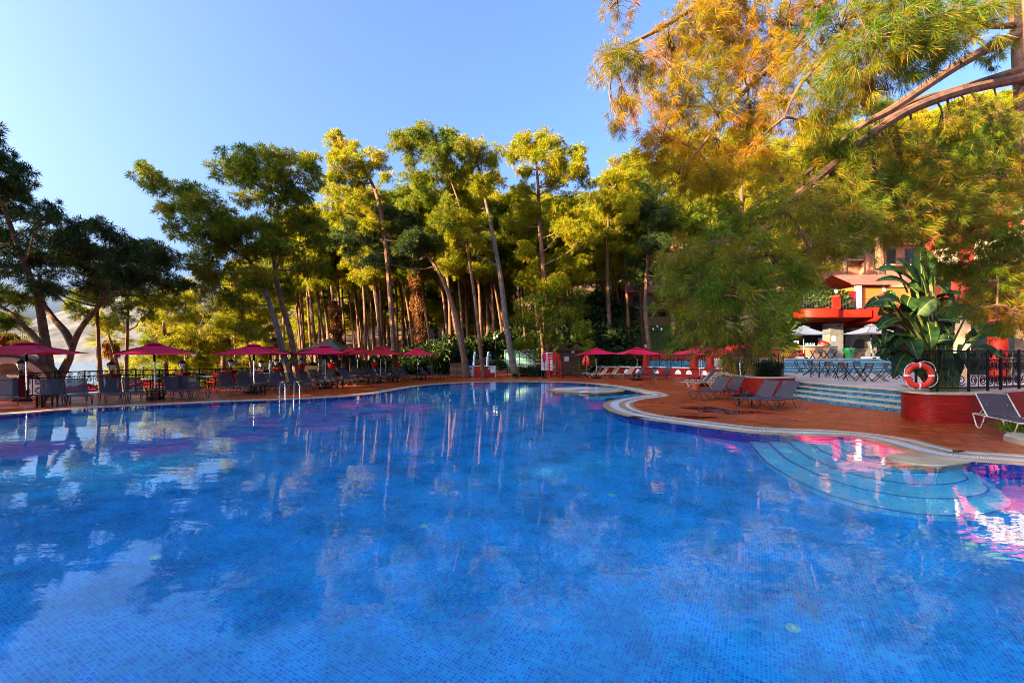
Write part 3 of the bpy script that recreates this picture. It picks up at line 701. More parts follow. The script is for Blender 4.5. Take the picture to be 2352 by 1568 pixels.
mb.box(0, -.025, 2.03, .5, .006, .05); mb.build('text_line', m_purple, wb)
# showers behind the red wall, bin, louvred box
sw = thing('shower_wall', 'low red wall with notices in front of two white shower columns', 'wall', ((1113 - 1176) / FP * 38.5, 38.5, 0))
MB().box(0, 0, .47, 1.76, .12, .94).build('wall', m_red, sw); MB().box(0, 0, .96, 1.80, .16, .035).build('capping', m_white, sw); MB().box(.93, 0, .48, .10, .2, .98).build('end_post', m_cream, sw)
s1 = MB().box(.38, -.07, .79, .19, .012, .30).build('notice', m_purple, sw); MB().box(.38, -.08, .83, .08, .006, .06).build('symbol', m_white, s1); MB().box(.38, -.08, .73, .12, .006, .02).build('text_line', m_white, s1)
s1 = MB().box(.68, -.07, .68, .36, .012, .56).build('notice', m_white, sw)
mb = MB()
for k in range(4): mb.box(.68, -.08, .88 - k * .07, .26, .006, .02)
mb.box(.62, -.08, .52, .05, .006, .09); mb.box(.74, -.08, .52, .05, .006, .09); mb.build('text_line', m_ink, s1)
MB().tube([(.24, -.07, .12), (.24, -.12, .12), (.24, -.12, .08)], .02, 6).build('tap', m_chrome, sw)
for u, lb in ((1089, 'white curved shower column, left of the two behind the red wall'), (1120, 'white curved shower column, right of the two behind the red wall'), (1063, 'white post standing left of the leaning trunk')):
    X = (u - 1176) / FP * 39.4; sh = thing('shower_column', lb, 'shower', (X, 39.4, 0), 0, 'white shower columns')
    hgt = 2.2 if u != 1063 else 1.85
    MB().tube([(0, 0, 0), (-.03, 0, 1.1), (0, 0, hgt - .5), (.06, 0, hgt - .15), (.12, 0, hgt)], [.11, .10, .095, .09, .07], 10).build('column', m_white, sh)
    if u != 1063: MB().tube([(.1, -.03, hgt - .35), (.28, -.08, hgt - .33), (.30, -.09, hgt - .42)], [.02, .02, .05], 8).build('shower_head', m_chrome, sh)
bn = thing('litter_bin', 'grey steel litter bin with a blue lid between the leaning trunk and red wall', 'litter bin', ((1081 - 1176) / FP * 39, 39, 0))
MB().box(0, 0, .48, .5, .5, .82).build('body', m_alu, bn); MB().box(0, 0, .94, .56, .56, .09).build('lid', m_blue, bn); MB().box(0, 0, .035, .44, .44, .07).build('base', m_iron, bn); MB().box(0, -.26, .75, .34, .02, .14).build('flap', m_grey, bn)
lv = thing('louvred_box', 'brown slatted wooden equipment box left of the leaning trunk', 'box', ((1049 - 1176) / FP * 39, 39, 0))
MB().box(0, .3, .58, 1.18, .6, 1.12).build('body', m_wood, lv)
mb = MB()
for k in range(11): mb.box(0, -.03, .10 + k * .1, 1.16, .04, .06)
mb.build('slat_panel', m_woodt, lv); MB().box(0, .28, 1.17, 1.28, .74, .05).build('lid', m_wood, lv); MB().box(0, -.06, .58, .05, .03, 1.12).build('batten', m_wood, lv)
for u, Y, w, lb in ((1147, 40.5, 1.3, 'long terracotta planter trough with clipped green shrubs left of the bark trunk'),):
    X = (u - 1176) / FP * Y; tr = thing('planter_trough', lb, 'planter', (X, Y, 0))
    mb = MB(); mb.add([(-w / 2 + .06, -.2, 0), (w / 2 - .06, -.2, 0), (w / 2 - .06, .2, 0), (-w / 2 + .06, .2, 0), (-w / 2, -.27, .45), (w / 2, -.27, .45), (w / 2, .27, .45), (-w / 2, .27, .45)], [(3, 2, 1, 0), (4, 5, 6, 7), (0, 1, 5, 4), (1, 2, 6, 5), (2, 3, 7, 6), (3, 0, 4, 7)])
    mb.build('trough', m_pot, tr); MB().box(0, 0, .47, w + .08, .62, .07).build('rim', m_pot, tr)
# life ring
lr = thing('life_ring', 'red and white life ring hanging on the railing before the banana plant', 'life ring')
c = P(2111, 862, 12.55); lr.location = c
def torus(mb, R0, r0, a0, a1, n, m, tiltz):
    cs, sn = math.cos(tiltz), math.sin(tiltz); vs = []
    for i in range(n + 1):
        a = a0 + (a1 - a0) * i / n
        for j in range(m):
            b = 2 * PI * j / m; rr = R0 + r0 * math.cos(b); x, y, z = rr * math.cos(a), r0 * .8 * math.sin(b), rr * math.sin(a)
            vs.append((x * cs - y * sn, x * sn + y * cs, z))
    return mb.add(vs, [(i * m + j, i * m + (j + 1) % m, (i + 1) * m + (j + 1) % m, (i + 1) * m + j) for i in range(n) for j in range(m)])
tz = R(-14)
torus(MB(), .285, .075, 0, 2 * PI, 48, 14, tz).build('ring', m_ring, lr)
for k in range(4):
    a = PI / 2 * k + PI / 2; torus(MB(), .285, .079, a - .075, a + .075, 5, 14, tz).build('white_band', m_white, lr)
mb = MB()
for a0 in (R(-60), R(20), R(110), R(200)):
    mb.tube([Vector((math.cos(a0 + R(70) * i / 8) * (.37 + .05 * math.sin(PI * i / 8)) * math.cos(tz), math.cos(a0 + R(70) * i / 8) * .37 * math.sin(tz) - .05, math.sin(a0 + R(70) * i / 8) * (.37 + .05 * math.sin(PI * i / 8)))) for i in range(9)], .008, 5)
mb.build('rope', m_white, lr)
# ------------------------------------------------------------------ railings, walls, terraces, buildings
def spiral(c, ex, ez, r, turns=1.6, a0=0.0, flip=1, n=16):
    return [c + ex * (flip * r * (1 - .8 * i / n) * math.cos(a0 + turns * 2 * PI * i / n)) + ez * (r * (1 - .8 * i / n) * math.sin(a0 + turns * 2 * PI * i / n)) for i in range(n + 1)]
def railing(label, pts, z0, h, style='scroll', mat=m_iron, name='iron_railing', post=True, r=.012):
    pts = [Vector((p[0], p[1], p[2] if len(p) > 2 else z0)) for p in pts]; ez = Vector((0, 0, 1))
    t = thing(name, label, 'railing', tuple(pts[0]))
    mb = MB()
    for z in (h, h * .78, .10):
        mb.tube([p + ez * z for p in pts], r * 1.4, 5)
    mb.build('rails', mat, t, world=True)
    for a, b in zip(pts[:-1], pts[1:]):
        sc = MB(); d = b - a; L = d.length; ex = d.normalized()
        if style == 'scroll':
            n = max(1, round(L / .42)); w = L / n
            for i in range(n):
                c = a + ex * (w * (i + .5))
                sc.tube(spiral(c + ez * (h * .89), ex, ez, h * .10, 1.7, 0, 1 if i % 2 else -1, 14), r * .8, 4)
                sc.tube(spiral(c + ez * (h * .62), ex, ez, w * .36, 1.8, R(40), 1 if i % 2 else -1), r, 4)
                sc.tube(spiral(c + ez * (h * .28), ex, ez, w * .36, 1.8, R(220), -1 if i % 2 else 1), r, 4)
                if i: sc.tube([a + ex * (w * i) + ez * .1, a + ex * (w * i) + ez * (h * .78)], r, 4)
        elif style == 'bars':
            n = max(2, round(L / .13))
            for i in range(1, n): sc.tube([a + ex * (L * i / n) + ez * .1, a + ex * (L * i / n) + ez * h], r * .8, 4)
            for i in range(0, n - 2, 3): sc.tube(spiral(a + ex * (L * (i + 1.5) / n) + ez * (h * .55), ex, ez, .11, 1.0, 0, 1, 10), r * .8, 4)
        else:
            n = max(1, round(L / .5)); w = L / n
            for i in range(n):
                q = a + ex * (w * i)
                for k in range(4): sc.tube([q + ez * .1 + ex * (w * k / 4), q + ex * (w * (3 - k) / 4 + w * .12) + ez * h], r * .8, 4)
                sc.tube(spiral(q + ex * w * .5 + ez * h * .5, ex, ez, w * .3, 1.5), r, 4)
                sc.tube([q + ez * (h * .4), q + ex * w + ez * (h * .62)], r * .8, 4); sc.tube([q + ez * (h * .62), q + ex * w + ez * (h * .4)], r * .8, 4)
        sc.build('scrollwork', mat, t, world=True)
    if post:
        for p in pts: MB().tube([p, p + ez * (h + .06)], r * 2.2, 6).build('post', mat, t, world=True)
    return t
def lantern(t, z, s=1.0):
    """lantern as parts of whatever carries it"""
    MB().lathe([(.10 * s, z), (.05 * s, z + .06 * s), (.04 * s, z + .16 * s)], 8).build('lantern_foot', m_iron, t)
    g = MB().lathe([(.075 * s, z + .17 * s), (.15 * s, z + .42 * s)], 6).build('lantern_glass', m_lampglass, t)
    mb = MB(); mb.lathe([(.20 * s, z + .42 * s), (.13 * s, z + .52 * s), (.03 * s, z + .57 * s), (.02 * s, z + .62 * s)], 6)
    for k in range(6):
        a = 2 * PI * k / 6; mb.tube([(.078 * s * math.cos(a), .078 * s * math.sin(a), z + .17 * s), (.155 * s * math.cos(a), .155 * s * math.sin(a), z + .42 * s)], .008 * s, 4)
    mb.build('lantern_cap', m_iron, t)
def pillar(label, x, y, z0, h, mat, lamp=True, w=.42, rz=0, s=1.0):
    t = thing('lantern_pillar' if lamp else 'pillar', label, 'pillar', (x, y, z0), rz)
    MB().box(0, 0, h / 2, w, w, h).build('shaft', mat, t)
    mb = MB(); mb.lathe([(w * .72, h - .02), (w * .95, h + .10), (w * .95, h + .16), (w * .6, h + .20)], 4); mb.lathe([(w * .86, 0), (w * .86, .1), (w * .74, .16)], 4); mb.build('capital', mat, t)
    if lamp: lantern(t, h + .19, s)
    return t
# the left sea railing and its lantern pillars
pl = [(48, 20.6, .95, m_dkred), (256, 24.3, .80, m_dkred), (418, 25.6, .86, m_dkred), (530, 27.9, .90, m_red), (600, 31.5, .80, m_dkred), (634, 35.5, .85, m_red)]
labs = ['dark red pillar with a lantern before the peach arch', 'dark red pillar with a lantern among trunks left of the lone magenta parasol', 'dark red pillar with a lantern behind the loungers right of the lone parasol',
        'red lantern pillar with a sunlit front at the open gap of loungers', 'narrow dark red lantern pillar right behind the first magenta parasol of the pair', 'red lantern pillar beside the palm, behind the red parasol pole']
fp = []
for (u, Y, h, m), lb in zip(pl, labs):
    X = (u - 1176) / FP * Y; pillar(lb, X, Y, -.1, h, m, True, .46, R(40), 1.15); fp.append((X, Y))
rl = ['scrolled black iron railing in front of the forked pine and the bay', 'scrolled black iron railing behind the lone magenta parasol pole', 'scrolled black iron railing behind the dark cafe tables', 'scrolled black iron railing behind the open gap of loungers', 'scrolled black iron railing beside the palm at the two leaning trunks']
for i in range(5):
    a, b = fp[i], fp[i + 1]; n = 3
    q = [(a[0] + (b[0] - a[0]) * k / n, a[1] + (b[1] - a[1]) * k / n) for k in range(n + 1)]
    railing(rl[i], q, -.05, 1.12, 'scroll', r=.019)
# second, farther railing over the beach terrace
railing('thin far iron railing above the bay behind the first lantern pillars', [P(100, 893, 30), P(190, 893, 30.5), P(330, 880, 33), P(500, 868, 36)], 0, 1.1, 'scroll', r=.010)
railing('plain thin railing on the beach walk right of the palm', [P(505, 850, 40), P(545, 850, 40), P(590, 850, 40)], 0, 1.1, 'bars', r=.012)
# round topped kiosk at the far left
ks = thing('arched_kiosk', 'peach kiosk with a round arched front at the left picture edge', 'kiosk', (-24.3, 21.8, -.1), R(38))
mb = MB(); n = 20
def arch(w, h, rise, z=0): return [Vector((-w / 2, 0, 0))] + [Vector((-w / 2 * math.cos(PI * i / n), 0, h + rise * math.sin(PI * i / n))) for i in range(n + 1)] + [Vector((w / 2, 0, 0))]
A, B = arch(2.6, .25, 1.35), arch(3.1, .25, 1.65); C_ = arch(3.1, .25, 1.65)
mb.strip(A, B); mb.strip([p + Vector((0, .25, 0)) for p in A], A); mb.build('arch_face', m_peach, ks)
mb = MB(); D_ = arch(3.4, .25, 1.82); mb.strip([p + Vector((0, -.05, 0)) for p in B], [p + Vector((0, -.05, 0)) for p in D_]); mb.strip([p + Vector((0, -.05, 0)) for p in D_], [p + Vector((0, 3, 0)) for p in D_]); mb.build('roof', m_wood, ks)
mb = MB(); mb.add([p + Vector((0, .9, 0)) for p in arch(2.6, .25, 1.35)], [tuple(range(n + 3))]); mb.build('back_wall', m_peach, ks, smooth=False)
MB().box(0, .3, .35, 2.5, .4, .9).build('counter', m_white, ks)
mb = MB(); mb.tube(spiral(Vector((-.15, .86, 1.15)), Vector((1, 0, 0)), Vector((0, 0, 1)), .16), .02, 4); mb.tube(spiral(Vector((.15, .86, 1.15)), Vector((-1, 0, 0)), Vector((0, 0, 1)), .16), .02, 4); mb.build('ornament', m_cream, ks)

# cafe tables with black chairs behind the loungers, left
def cafe_chair(mat, label, name='cafe_chair'):
    t = thing(name, label, 'chair'); MB().box(0, 0, .45, .44, .44, .035).build('seat', mat, t)
    mb = MB()
    for z in (.62, .72, .82, .90): mb.box(0, .21, z, .42, .025, .055)
    mb.build('backrest', mat, t)
    for sx in (-1, 1):
        for sy in (-1, 1): MB().tube([(sx * .20, sy * .20, 0), (sx * .20, sy * .19, .44 if sy < 0 else .93)], .017, 5).build('leg', mat, t)
    return t
def round_table(top, label):
    t = thing('cafe_table', label, 'table'); MB().lathe([(.38, .70), (.40, .71), (.40, .735), (.38, .745)], 24).build('table_top', top, t)
    MB().tube([(0, 0, .03), (0, 0, .70)], .035, 8).build('pedestal', m_iron, t); MB().lathe([(.25, 0), (.25, .025), (.04, .06)], 16).build('foot', m_iron, t); return t
cc = Spots(cafe_chair(m_iron, '')); ct = Spots(round_table(m_white, ''))
for u, v, rz, lb in [(462, 897, 40, 'black slatted cafe chair left of the white topped table by the open gap'), (500, 893, 220, 'black cafe chair right of the white topped table by the open gap'), (366, 905, 60, 'black cafe chair behind the lone magenta parasol pole'), (388, 902, 230, 'black cafe chair at the railing right of the lone parasol pole'), (617, 884, 50, 'black cafe chair behind the magenta and red parasol poles')]:
    p = G(u, v); cc.put((p.x, p.y, 0), R(rz), lb, 'black cafe chairs by the sea railing')
for u, v, lb in [(478, 895, 'round white topped cafe table by the open gap of loungers'), (345, 904, 'round white topped table behind the lone parasol'), (606, 882, 'round pale table right behind the magenta parasol of the pair')]:
    p = G(u, v); ct.put((p.x, p.y, 0), 0, lb, 'round cafe tables by the sea railing')
stl = thing('stool', 'small red metal stool beside the white topped cafe table', 'stool', tuple(G(489, 896)))
MB().box(0, 0, .46, .40, .40, .04).build('seat', m_redgloss, stl)
for sx in (-1, 1):
    for sy in (-1, 1): MB().beam((sx * .24, sy * .24, 0), (sx * .16, sy * .16, .45), .05, .03).build('leg', m_redgloss, stl)
MB().box(0, .18, .80, .36, .03, .25).build('backrest', m_redgloss, stl)
# red flower pots with small lamps along the hedge
pots = Spots(thing('lamp_pot', '', 'flower pot'))
MB().lathe([(.17, 0), (.26, .40), (.30, .42), (.30, .50), (.24, .50), (.22, .40)], 16).build('pot', m_redgloss, pots.root); MB().lathe([(.22, .44), (.001, .46)], 12).build('soil', m_dirt, pots.root)
lantern(pots.root, .46, .8)
for i, (u, v, Y) in enumerate([(692, 853, 32), (761, 848, 37), (860, 846, 42), (912, 844, 43), (978, 844, 43)]):
    p = P(u, v, Y); pots.put((p.x, p.y, p.z), 0, ['red flower pot with lantern right of the two leaning trunks', 'red flower pot with lantern inside the black gazebo front', 'red flower pot with lantern left of the dark red parasol', 'red flower pot with lantern behind the dark red parasol', 'red flower pot with lantern behind the last parasol of the row'][i], 'red pots with lanterns along the hedge')
    z0 = 0; hh = p.z - z0
    if hh > .05:
        q = thing('pedestal', ['short dark stone pedestal under the flower pot by the leaning trunks', 'short dark stone pedestal under the gazebo flower pot', 'dark stone pedestal under the flower pot left of the dark red parasol', 'dark stone pedestal under the flower pot behind the dark red parasol', 'dark stone pedestal under the flower pot behind the last parasol'][i], 'pedestal', (p.x, p.y, 0)); MB().box(0, 0, hh / 2, .5, .5, hh).build('block', m_dgrey, q); MB().box(0, 0, .05, .6, .6, .1).build('plinth', m_dgrey, q)
# black pointed gazebo with a kiosk counter
gz = thing('gazebo', 'black pointed tent gazebo over a dark kiosk', 'gazebo', ((757 - 1176) / FP * 38.5, 38.5, 0))
mb = MB(); hw = 1.75; n = 8; rows = []
for k in range(4):
    cs = [(-1, -1), (1, -1), (1, 1), (-1, 1)]; a, b = Vector((*cs[k], 0)) * hw, Vector((*cs[(k + 1) % 4], 0)) * hw
    rows = [[(a.lerp(b, j / 4)) * (i / n) + Vector((0, 0, 2.35 + 1.0 * (1 - i / n) ** 1.35)) for j in range(5)] for i in range(n + 1)]
    rows.append([p + Vector((0, 0, -.28)) for p in rows[-1]])
    for i in range(n + 1): mb.strip(rows[i + 1], rows[i])
mb.build('canopy', m_black, gz)
for sx in (-1, 1):
    for sy in (-1, 1): MB().tube([(sx * 1.6, sy * 1.6, 0), (sx * 1.6, sy * 1.6, 2.3)], .035, 6).build('post', m_grey, gz)
MB().box(0, 1.55, 1.1, 3.1, .1, 2.2).build('back_panel', m_dark, gz); MB().box(-.9, -1.3, .5, 1.2, .5, 1.0).build('counter', m_stone, gz); MB().box(1.0, .2, 1.0, 1.0, .8, 2.0).build('cabinet', m_dark, gz)
nt_ = MB().box(1.0, -.22, 1.72, .34, .012, .46).build('poster', m_white, gz); MB().box(1.0, -.23, 1.75, .2, .006, .26).build('print', m_purple, nt_)
MB().box(-1.55, -1.55, 1.2, .25, .03, 2.1).build('side_panel', m_dgrey, gz)
# lamps
def globe_lamp(label, x, y, z0, h, twin):
    t = thing('street_lamp', label, 'street lamp', (x, y, z0)); MB().tube([(0, 0, 0), (0, 0, h)], .035, 8).build('post', m_iron, t)
    if twin:
        for s, dz in ((-1, 0), (1, .18)):
            MB().tube([(0, 0, h - .1), (s * .12, 0, h + dz)], .02, 5).build('arm', m_iron, t)
            MB().lathe([(.005, h + dz), (.09, h + .03 + dz), (.125, h + .125 + dz), (.09, h + .22 + dz), (.005, h + .25 + dz)], 14, (s * .14, 0, 0)).build('globe', m_lampglass, t)
    else:
        for s in (-1, 0, 1):
            c = Vector((s * .42, 0, h + (.25 if s == 0 else -.05)))
            if s: MB().tube([(0, 0, h - .2), (s * .25, 0, h - .3), (s * .42, 0, h - .08)], .018, 5).build('arm', m_iron, t)
            MB().lathe([(.05, 0), (.11, .22)], 6, c).build('lantern_glass', m_lampglass, t); MB().lathe([(.14, .22), (.05, .32), (.01, .36)], 6, c).build('lantern_cap', m_iron, t)
    return t
p = P(1139, 779, 46); globe_lamp('black lamp post with two white globes among dark shrubs', p.x, p.y, 0, p.z, True)
p = P(1510, 757, 47); zg = ground(p.x, p.y); globe_lamp('tall black post with three lanterns on the lawn bank', p.x, p.y, zg, p.z - zg, False)
# small stone retaining wall behind the boards, lit strips behind it
t = thing('garden_wall', 'low dark stone wall behind the notice boards', 'wall', (2.5, 44.6, 0)); mb = MB(); mb.band([(-5, 44.6), (2, 44.9), (5.2, 44.6)], -.1, 1.35); mb.band([(5.2, 44.9), (2, 45.2), (-5, 44.9)], -.1, 1.35); mb.build('wall', brickmat('grey_block', (.11, .095, .085), (.075, .065, .06), (.03, .03, .03), .45, .2, .012, 'UV', .85, .5, 0, .5), t, world=True); MB().box(.1, 44.85, 1.39, 10.3, .5, .06).build('capping', m_dgrey, t, world=True)
t = thing('bench', 'pale slatted bench in sunlight behind the left shower column', 'bench', tuple(P(1103, 829, 45.5)) ); t.location.z = .75
for k in range(3): MB().box(0, k * .16, .45 + .0 * k, 2.2, .13, .04).build('seat_slat', m_cream, t)
for k in range(2): MB().box(0, .52, .66 + k * .18, 2.2, .03, .12).build('back_slat', m_cream, t)
for s in (-.9, .9): MB().box(s, .16, .22, .07, .45, .44).build('leg', m_cream, t)

# low curved red wall with half-round niches, colonnade above it
wp = catmull([(G(1366, 862).x, 41.5), (10.6, 40.9), (13.2, 39.4), (15.2, 37.4), (16.6, 35.2), (17.6, 33.2)], 6)
wz = .80
rw = thing('curved_red_wall', 'low curved red brick wall with white half round niches behind the lounger pairs', 'wall', (wp[0].x, wp[0].y, 0))
back = [p + Vector((.15, .38, 0)) for p in wp]
mb = MB(); mb.band([(p.x, p.y) for p in wp], 0, wz); mb.band([(p.x, p.y) for p in back[::-1]], 0, wz); mb.build('wall', m_redbrick, rw, world=True)
mb = MB(); f = [p + Vector((-.02, -.08, 0)) for p in wp]; q = [p + Vector((.02, .06, 0)) for p in back]
mb.strip([p + Vector((0, 0, wz + .002)) for p in f], [p + Vector((0, 0, wz + .07)) for p in f]); mb.strip([p + Vector((0, 0, wz + .07)) for p in f], [p + Vector((0, 0, wz + .07)) for p in q]); mb.strip([p + Vector((0, 0, wz + .002)) for p in q], [p + Vector((0, 0, wz + .002)) for p in f]); mb.build('capping', m_white, rw, world=True)
for u in (1438, 1462, 1500, 1551, 1582, 1610, 1636):
    best = min(range(len(wp) - 1), key=lambda i: abs((wp[i].x / wp[i].y * FP + 1176) - u)); a, b = wp[best], wp[best + 1]; ex = (b - a).normalized(); nn = Vector((ex.y, -ex.x, 0))
    c = a.lerp(b, .5) + nn * .012 + Vector((0, 0, .28)); k = 14
    MB().add([c + ex * (.27 * math.cos(PI * i / k)) + Vector((0, 0, .36 * math.sin(PI * i / k))) for i in range(k + 1)], [tuple(range(k + 1))]).build('niche', m_white, rw, world=True, smooth=False)
def col(label, u, Y, z0, z1, r=.27):
    X = (u - 1176) / FP * Y; t = thing('red_column', label, 'column', (X, Y, z0), 0); h = z1 - z0
    MB().lathe([(r * 1.0, .14), (r * .92, h * .5), (r * .82, h - .14)], 16).build('shaft', m_red, t)
    MB().lathe([(r * 1.45, 0), (r * 1.45, .07), (r * 1.1, .14)], 16).build('base', m_red, t); MB().lathe([(r * .85, h - .14), (r * 1.35, h - .05), (r * 1.35, h)], 16).build('capital', m_red, t); return t
col('short red column with a lantern at the left end of the black balustrade', 1483, 40.4, .87, 2.45); lantern(bpy.data.objects[[o.name for o in COL.objects if o.name.startswith('red_column')][-1]], 1.58, .9)
col('red column between two black balustrades behind the pale loungers', 1594, 37.6, .87, 2.5, .30)
col('red column right of the three pale loungers', 1631, 34.6, .87, 2.5, .28)
col('thick red column at the left end of the red planter', 1677, 27.0, .95, 3.1, .27)
def on_wall(u): 
    i = min(range(len(wp)), key=lambda i: abs((wp[i].x / wp[i].y * FP + 1176) - u)); return (wp[i].x + .12, wp[i].y + .2, wz + .07)
railing('black lattice balustrade above the curved red wall, left of the middle column', [on_wall(u) for u in (1490, 1515, 1540, 1565, 1588)], 0, 1.25, 'lattice', r=.016)
railing('black lattice balustrade above the curved red wall, right of the middle column', [on_wall(u) for u in (1602, 1615, 1627)], 0, 1.25, 'lattice', r=.016)
railing('black lattice balustrade behind the pale loungers, right end', [(15.9, 34.2, .87), (16.4, 32.2, .87), (16.2, 30.2, .87)], 0, 1.3, 'lattice', r=.016)
# behind it: red pavilion roof and a blue tiled wall
pv = thing('red_pavilion', 'low red roofed pavilion with blue tiled counter behind the balustrade', 'pavilion', (15.6, 45.5, 0))
mb = MB(); mb.add([P(1488, 825, 44), P(1700, 825, 42), P(1700, 800, 45), P(1500, 808, 47)], [(0, 1, 2, 3)]); mb.add([P(1488, 826.5, 44), P(1700, 826.5, 42), P(1700, 821, 42), P(1488, 821, 44)], [(0, 1, 2, 3)]); mb.build('roof', m_red, pv, world=True, smooth=False)
mb = MB(); mb.band([(13.0, 43.6), (18.2, 41.6), (21, 38)], 0, 1.35); mb.build('counter', m_teal, pv, world=True)
mb = MB(); mb.band([(12.6, 47), (24, 45), (24.5, 38)], 0, 2.3); mb.build('back_wall', m_red, pv, world=True)

# the near planter with its palm, under the drooping pine
def planter(label, path, z1, mat, loc, inner=.30, back=None):
    t = thing('brick_planter', label, 'planter', loc)
    mb = MB(); mb.band([(p.x, p.y) for p in path], -.02, z1); mb.build('wall', mat, t, world=True)
    n = len(path); nr = []
    for i in range(n):
        d = (path[min(i + 1, n - 1)] - path[max(i - 1, 0)]).normalized(); nr.append(Vector((d.y, -d.x, 0)))
    o = [path[i] + nr[i] * .07 for i in range(n)]; q = [path[i] - nr[i] * inner for i in range(n)]; Z = lambda P_, z: [Vector((p.x, p.y, z)) for p in P_]
    mb = MB(); mb.strip(Z(o, z1 + .002), Z(o, z1 + .06)); mb.strip(Z(o, z1 + .06), Z(q, z1 + .06)); mb.strip(Z(q, z1 + .06), Z(q, z1 - .1)); mb.strip(Z(path, z1 + .002), Z(o, z1 + .002)); mb.build('capping', m_cream, t, world=True)
    pts = [(p.x, p.y) for p in q] + [(p[0], p[1]) for p in (back or [])]
    MB().add([(x, y, z1 - .04) for x, y in pts], [tuple(range(len(pts)))]).build('soil', m_dirt, t, world=True, smooth=False)
    return t
pa = catmull([(13.5, 29.0), (12.0, 26.0), (11.0, 23.2), (10.75, 21.2), (11.35, 20.2), (12.35, 20.35), (13.2, 21.2)], 6)
planter('curved red brick planter with stone capping under the drooping pine', pa, .86, m_redbrick, (12, 24, 0), .3, [(15, 24), (15.2, 29)])
pb = catmull([G(2069, 950), G(2078, 962), G(2130, 971), G(2200, 973), G(2256, 972), G(2300, 965), G(2352, 958), G(2420, 950)], 6)
planter('curved dark red brick planter holding the banana plant', pb, .80, m_redbrick, (13, 13.5, 0), .3, [(20, 15.5), (14.8, 17.4)])
railing('black iron railing round the palm in the near red planter', [(11.6, 25.0, .9), (11.4, 22.8, .9), (11.6, 21.4, .9), (12.3, 21.0, .9)], 0, 1.25, 'bars', r=.016)
railing('scrolled black railing around the banana plant', [(11.9, 13.4, .86), (12.1, 12.95, .86), (13.0, 12.95, .86), (13.8, 13.2, .86), (14.6, 13.6, .86), (15.6, 14.0, .86), (17.5, 14.2, .86)], 0, 1.15, 'scroll', r=.016)
cb_ = thing('kerb_bed', 'small grass bed with pale stone kerb at the right picture edge', 'flower bed', (11.4, 10.6, 0))
q = [G(2304, 1012), G(2352, 1024), G(2460, 1026), G(2460, 992), G(2352, 985), G(2330, 990)]
MB().prism([(p.x, p.y) for p in q], 0, .12).build('kerb', m_cream, cb_, world=True)
# mid terrace with curved tiled steps
so_ = [G(1800, 912), G(1823, 916), G(1900, 925), G(1990, 937), G(2072, 950)]
fr = catmull([(12.3, 21.2), (12.25, 20.0), (12.35, 18.4), (12.6, 16.6), (12.95, 14.6)], 6)
ts = thing('terrace_steps', 'curved steps with blue patterned tile risers and stone treads', 'steps', (12.4, 18, 0))
for k in range(4):
    off = Vector((.52 * k, .25 * k, 0)); ln = [p + off for p in fr]
    mb = MB(); mb.band([(p.x, p.y) for p in ln], .15 * k - .01, .15 * k + .125); mb.build('riser', m_teal, ts, world=True)
    lo = [p + Vector((-.04, -.01, .15 * k + .126)) for p in ln]; up = [p + Vector((0, 0, .025)) for p in lo]; bk = [p + Vector((.70, .33, .15 * k + .151)) for p in ln]
    mb = MB(); mb.strip(lo, up); mb.strip(up, bk); mb.build('tread', m_cream, ts, world=True)
mt = [(p.x + 1.56, p.y + .75) for p in fr[::-1]]
tag(MB().prism(mt + [(14.4, 25), (14.8, 34.5), (38, 34.5), (38, 15.4)], .05, .598).build('terrace', m_terrace), kind='structure')
us = thing('terrace_stairs', 'straight stairs with blue tile risers behind the iron chairs', 'steps', (24, 33.5, .6))
for k in range(5):
    y = 33.0 + .42 * k; z = .6 + .2 * k; x0, x1 = 18.6, 36
    mb = MB(); mb.band([(x0, y), (x1, y)], z, z + .17); mb.build('riser', m_teal, us, world=True)
    MB().box((x0 + x1) / 2, y + .25, z + .185, x1 - x0, .56, .03).build('tread', m_terrace, us, world=True)
tag(MB().prism([(18.6, 35.1), (38, 35.1), (40, 56), (17.5, 56)], .1, 1.598).build('upper_terrace', m_terrace), kind='structure')
# iron folding chairs and tables on the terrace
def bistro_chair():
    t = thing('folding_chair', 'chair', 'chair'); mb = MB()
    for k in range(6): mb.box(0, -.19 + k * .076, .45, .40, .045, .018)
    mb.build('seat', m_slat, t); mb = MB()
    for k in range(4): mb.box(0, .235 + .012 * k, .64 + k * .075, .42, .016, .045)
    mb.build('backrest', m_slat, t)
    for s in (-.2, .2):
        MB().tube([(s, .30, .92), (s, .22, .62), (s, .10, .42), (s, -.08, .20), (s, -.24, .05), (s, -.30, .0)], .020, 5).build('leg', m_iron, t)
        MB().tube([(s, -.20, .44), (s, -.06, .34), (s, .10, .16), (s, .24, .06), (s, .32, .0)], .020, 5).build('leg', m_iron, t)
    MB().tube([(-.2, .02, .27), (.2, .02, .27)], .010, 5).build('crossbar', m_iron, t); return t
def bistro_table():
    t = thing('folding_table', 'table', 'table'); mb = MB()
    for k in range(8): mb.box(0, -.35 + k * .1, .73, .80, .085, .02)
    mb.build('table_top', m_slat, t)
    for s in (-.33, .33):
        for d in (-1, 1): MB().tube([(s, -.33 * d, .71), (s, -.05 * d, .40), (s, .2 * d, .14), (s, .36 * d, .0)], .016, 5).build('leg', m_iron, t)
    MB().tube([(-.33, 0, .36), (.33, 0, .36)], .012, 5).build('crossbar', m_iron, t); return t
bc_ = Spots(bistro_chair()); bt = Spots(bistro_table())
ci = 0
clabs = ['seen from its side at the left end of the group', 'second from the left, tucked behind the first', 'with its back turned, at the left table', 'at the back of the left table by the blue stairs', 'facing right at the left table', 'between the left and middle tables, turned away',
         'front of the middle table, legs wide apart', 'with its back to the camera at the front table', 'right of the front table, nearest the steps', 'left of the front table', 'behind the front table', 'at the right table before the banana leaves', 'behind the right table before the banana leaves', 'half hidden by the life ring']
